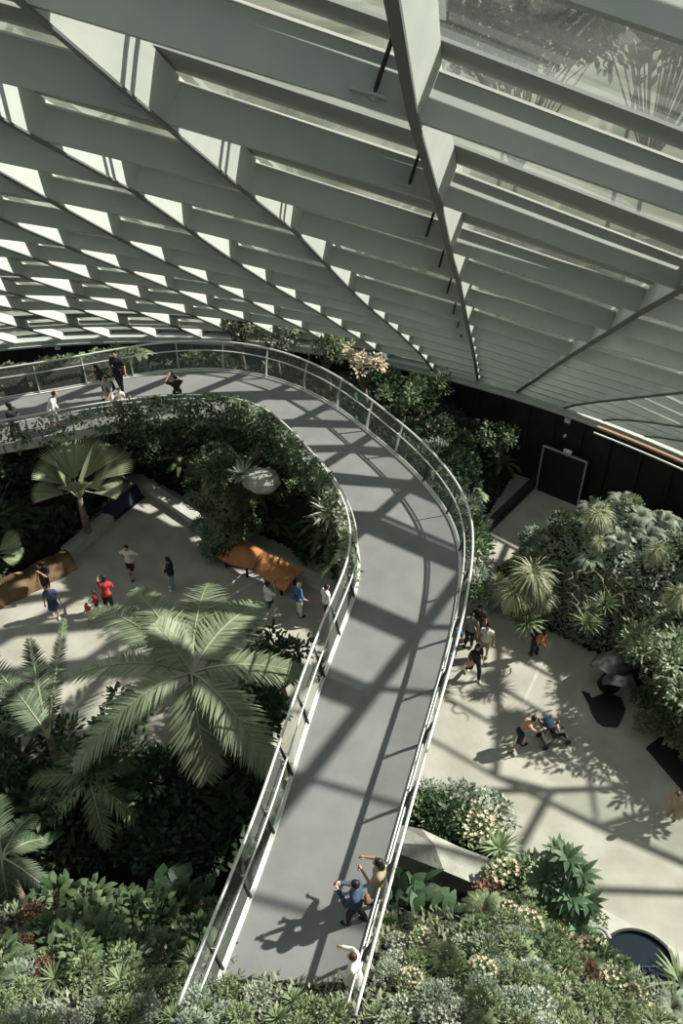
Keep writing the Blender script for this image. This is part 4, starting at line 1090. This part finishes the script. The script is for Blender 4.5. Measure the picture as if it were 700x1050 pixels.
def backpack(fn, face, label, m, s=1, lean=0):
    t = thing('backpack', label, 'backpack', fn(0, -.22, .2), face); t.scale = (s, s, s)
    mb = MB(); mb.ball((0, 0, 0), (.15, .10, .22), 10, 8); mb.ball((0, -.07, -.06), (.11, .06, .11), 10, 6); mb.build('pack', m, t, True)
    for sx in (-1, 1):
        mb = MB(); mb.tube([(sx*.09, .05, .18), (sx*.12, .24, .24), (sx*.12, .38, .1), (sx*.12, .30, -.08), (sx*.11, .08, -.15)], .018, 6); mb.build('strap', m, t)
D = math.radians
# on the far walkway
person((8, 415), ZD, D(70), 'long-haired person in dark clothes walking at the far left end of the walkway', top='cloth_black', bottom='cloth_black', legs='walk', long_hair=True)
r_ = person((56, 404), ZD, D(-80), 'person in loose white shirt bending slightly on the far walkway', top='cloth_white', bottom='cloth_white', legs='walk', lean=.35, sleeve='long', bot='shorts')
person((97, 377), ZD, D(120), 'long-haired person in dark top leaning on the outer railing', top='cloth_black', bottom='cloth_white', arms=('reach', 'rail'), lean=.3, long_hair=True, skin='skin_light')
r_ = person((107, 388), ZD, D(150), 'person with shorts and a dark backpack standing behind the leaning person', top='cloth_grey', bottom='cloth_white', bot='shorts', arms=('swing_f', 'down'))
backpack(r_[3], D(150), 'dark backpack worn by the person in the far walkway group', 'cloth_black')
person((117, 363), ZD, D(175), 'tall person in black T-shirt and black trousers at the outer railing', h=1.78, top='cloth_black', bottom='cloth_black', legs='walk')
person((122, 400), ZD, D(180), 'small child in white half hidden by the ivy railing', h=1.0, top='cloth_white', bottom='cloth_white', bot='shorts')
r_ = person((179, 386), ZD, D(30), 'person in dark top holding up a camera on the far walkway', top='cloth_black', bottom='cloth_black', arms=('up', 'face'), h=1.6)
phone(r_[1], D(30), 'dark camera held up on the far walkway')
# near walkway
r_ = person((363, 907), ZD, D(75), 'person in blue denim jacket holding up a phone in the middle of the near walkway', top='cloth_denim', bottom='cloth_black', arms=('phone', 'phone'), sleeve='long', hair='hair_black', skin='skin_light', legs='walk')
phone(r_[1], D(75), 'phone held up by the person in the denim jacket')
backpack(r_[3], D(75), 'brown shoulder pack on the back of the person in denim', 'cloth_brown', .7)
r_ = person((387, 885), ZD, D(80), 'person in grey-brown dress beside the right railing of the near walkway', top='cloth_tan', bottom='cloth_grey', arms=('phone', 'rail'), bot='skirt', long_hair=True, skin='skin')
phone(r_[1][:1], D(80), 'phone held by the person beside the right railing')
person((361, 981), ZD, D(75), 'person in loose white dress at the near end of the walkway', h=1.5, top='cloth_white', bottom='cloth_white', bot='skirt', hair='hair_brown', sleeve='long', arms=('lap', 'rail'))
# left plaza
r_ = person((40, 580), 0, D(160), 'person in black top with a grey backpack beside the timber log', top='cloth_black', bottom='cloth_black', bot='shorts', arms=('face', 'down'))
backpack(r_[3], D(160), 'grey backpack worn by the person beside the timber log', 'cloth_grey')
person((49, 603), 0, D(200), 'person in navy blue dress standing near the timber log', top='cloth_denim', bottom='cloth_navy', bot='skirt', h=1.6, legs='walk', long_hair=True, shoes='cloth_white')
person((106, 592), 0, D(10), 'black-haired person in red shirt and black trousers bending to a group', top='cloth_red', bottom='cloth_black', lean=.3, arms=('reach', 'swing_f'), long_hair=True)
r_ = person((95, 608), 0, D(100), 'child in red top and dark trousers in the middle of the low group', h=1.15, top='cloth_red', bottom='cloth_black', hair='hair_brown', arms=('lap', 'lap'))
person((88, 620), 0, D(150), 'small child in pink-red top at the left of the low group', h=.95, top='cloth_red', bottom='cloth_pink', bot='shorts')
person((129, 562), 0, D(170), 'person in white shirt and black shorts standing hands on hips in the left plaza', top='cloth_white', bottom='cloth_black', bot='shorts', arms=('hip', 'hip'), legs='walk')
person((171, 574), 0, D(90), 'person in black shirt and light blue jeans standing alone in the left plaza', top='cloth_black', bottom='cloth_jeans', arms=('face', 'down'), shoes='cloth_white')
r_ = person((275, 599), 0, D(-60), 'person in white shirt and black skirt taking a photo below the rust shells', top='cloth_white', bottom='cloth_black', arms=('face', 'face'), legs='stride', bot='shorts', shoes='cloth_white')
phone(r_[1], D(-60), 'phone held by the person below the rust shells')
r_ = person((307, 600), 0, D(-70), 'white-haired person in blue shirt and white trousers near the rust shells', top='cloth_blue', bottom='cloth_white', hair='hair_blond', arms=('hip', 'swing_f'))
backpack(r_[3], D(-70), 'blue backpack on the white-haired person', 'cloth_blue', .8)
person((335, 602), 0, D(-60), 'person in white T-shirt and dark shorts striding near the left railing', top='cloth_white', bottom='cloth_black', bot='shorts', legs='stride', shoes='cloth_white')
# right, in the shade
person((492, 624), 0, D(170), 'dim person in black at the back of the shaded group', top='cloth_black', bottom='cloth_black')
person((484, 632), 0, D(150), 'dim person in grey top second from the back of the shaded group', top='cloth_grey', bottom='cloth_black')
person((500, 643), 0, D(160), 'person in white tank top seen from the back in the shaded group', top='cloth_white', bottom='cloth_tan', bot='shorts', sleeve=None)
r_ = person((490, 664), 0, D(200), 'person in black with a pale bag walking at the front of the shaded group', top='cloth_black', bottom='cloth_black', legs='stride', shoes='cloth_white', long_hair=True)
b_ = thing('shoulder_bag', 'pale pink bag carried at the front of the shaded group', 'bag', r_[3](.22, .05, -.05), 0)
mb = MB(); mb.ball((0, 0, 0), (.16, .07, .14), 10, 6); mb.build('pouch', 'cloth_pink', b_, True); mb = MB(); mb.tube([(-.1, 0, .1), (-.04, 0, .45), (.08, 0, .1)], .012, 6); mb.build('strap', 'cloth_pink', b_)
r_ = person((553, 640), 0, D(10), 'person in dark clothes with an orange backpack standing under the mound', top='cloth_black', bottom='cloth_black')
backpack(r_[3], D(190), 'orange backpack in the shade under the mound', 'orange_bag')
person((467, 640), 0, D(0), 'person in blue top mostly hidden behind the right railing', top='cloth_blue', bottom='cloth_navy')
person((694, 815), 0, D(120), 'person in light shirt at the right edge of the sunlit plaza', top='cloth_tan', bottom='cloth_tan', lean=.3, shoes='cloth_white', hair='hair_brown')
# stroller
r_ = person((548, 737), 0, D(-75), 'shirtless person in dark shorts leaning forward to push the stroller', top=None, bottom='cloth_black', bot='shorts', arms=('push', 'push'), legs='stride', lean=.55, skin='skin')
fw = D(-75); hp_ = (r_[1][0]+r_[1][1])/2; Rz = M.Rotation(fw, 3, 'Z'); o3 = Rz @ V((0, 1, 0))
st = thing('stroller', 'black stroller pushed by the shirtless person across the sunlit plaza', 'stroller', (hp_.x+o3.x*.55, hp_.y+o3.y*.55, 0), fw)
mb = MB()
for sx in (-.24, .24): mb.tube([(sx, -.55, hp_.z+.02), (sx, -.1, .62), (sx, .42, .12)], .018, 6); mb.tube([(sx, -.35, .12), (sx, .05, .6)], .018, 6)
mb.tube([(-.24, -.55, hp_.z+.02), (.24, -.55, hp_.z+.02)], .022, 6); mb.tube([(-.24, -.35, .12), (.24, -.35, .12)], .014, 6); mb.build('frame', 'rail_dark', st)
mb = MB(); mb.strip([(-.2, -.3, .85), (-.2, -.12, .45), (-.2, .22, .45), (-.2, .38, .25)], [(.2, -.3, .85), (.2, -.12, .45), (.2, .22, .45), (.2, .38, .25)], [(.2, -.27, .87), (.2, -.1, .49), (.2, .24, .49), (.2, .41, .27)], [(-.2, -.27, .87), (-.2, -.1, .49), (-.2, .24, .49), (-.2, .41, .27)]); mb.build('seat', 'cloth_black', st)
mb = MB(); A = [PI*.95-.2*k for k in range(8)]; C_ = V((0, -.12, .75))
mb.strip([C_+V((-.22, .34*math.cos(a), .34*math.sin(a))) for a in A], [C_+V((.22, .34*math.cos(a), .34*math.sin(a))) for a in A], [C_+V((.22, .36*math.cos(a), .36*math.sin(a))) for a in A], [C_+V((-.22, .36*math.cos(a), .36*math.sin(a))) for a in A]); mb.build('canopy', 'cloth_navy', st)
for sx in (-.26, .26):
    for y in (-.35, .42):
        mb = MB(); mb.tube([(sx+.025*math.copysign(1, sx), y, .11), (sx-.02*math.copysign(1, sx), y, .11)], .11, 14); mb.build('wheel', 'rail_dark', st)
mb = MB(); mb.box((0, -.12, .25), (.36, .36, .16)); mb.build('basket', 'cloth_white', st)
ch = V((st.location.x, st.location.y, 0))+o3*.05
def px_of(p):
    c, s = math.cos(PITCH), math.sin(PITCH); q = V(p)-V((0, 0, CH)); z = q.y*c-q.z*s; y = q.y*s+q.z*c; return (350+F*q.x/z, 525-F*y/z)
hz = .34+.0
t_, _, _, _ = person(px_of((ch.x, ch.y, .28+1.14*.62)), .28, fw, 'small child with tan top sitting in the stroller', h=1.05, legs='sit', top='cloth_tan', bottom='cloth_white', bot='shorts', arms=('lap', 'lap'), hair='hair_brown')

# ------------------------------------------------------------------ labels: tell look-alikes apart by their order in the view
ORD = 'leftmost second third fourth fifth sixth seventh eighth ninth tenth eleventh twelfth thirteenth fourteenth fifteenth sixteenth seventeenth eighteenth nineteenth twentieth'.split()
groups = {}
for o in bpy.data.objects:
    if o.parent is None and 'group' in o and 'label' in o: groups.setdefault(o['label'], []).append(o)
bpy.context.view_layer.update()
for lab, os_ in groups.items():
    if len(os_) < 2: continue
    os_.sort(key=lambda o: px_of(o.matrix_world.translation)[0] if px_of(o.matrix_world.translation)[0] == px_of(o.matrix_world.translation)[0] else 0)
    n = len(os_); words = lab.split(); cut = None
    for w_ in (' on ', ' in ', ' along ', ' across ', ' around ', ' between ', ' outside ', ' hedged ', ' hanging ', ' at the ', ' beneath ', ' behind ', ' growing ', ' crossing '):
        i = lab.find(w_)
        if i > 0 and (cut is None or i < cut): cut = i
    head, tail = (lab[:cut], lab[cut:]) if cut else (lab, '')
    for i, o in enumerate(os_):
        if i < 20 and (i <= n//2 or n > 39): pos = 'leftmost' if i == 0 else ORD[i]+' from left'
        else:
            j = n-1-i
            pos = 'rightmost' if j == 0 else (ORD[j]+' from right' if j < 20 else 'in the middle')
        o['label'] = ' '.join((head+', '+pos+tail).split()[:16])
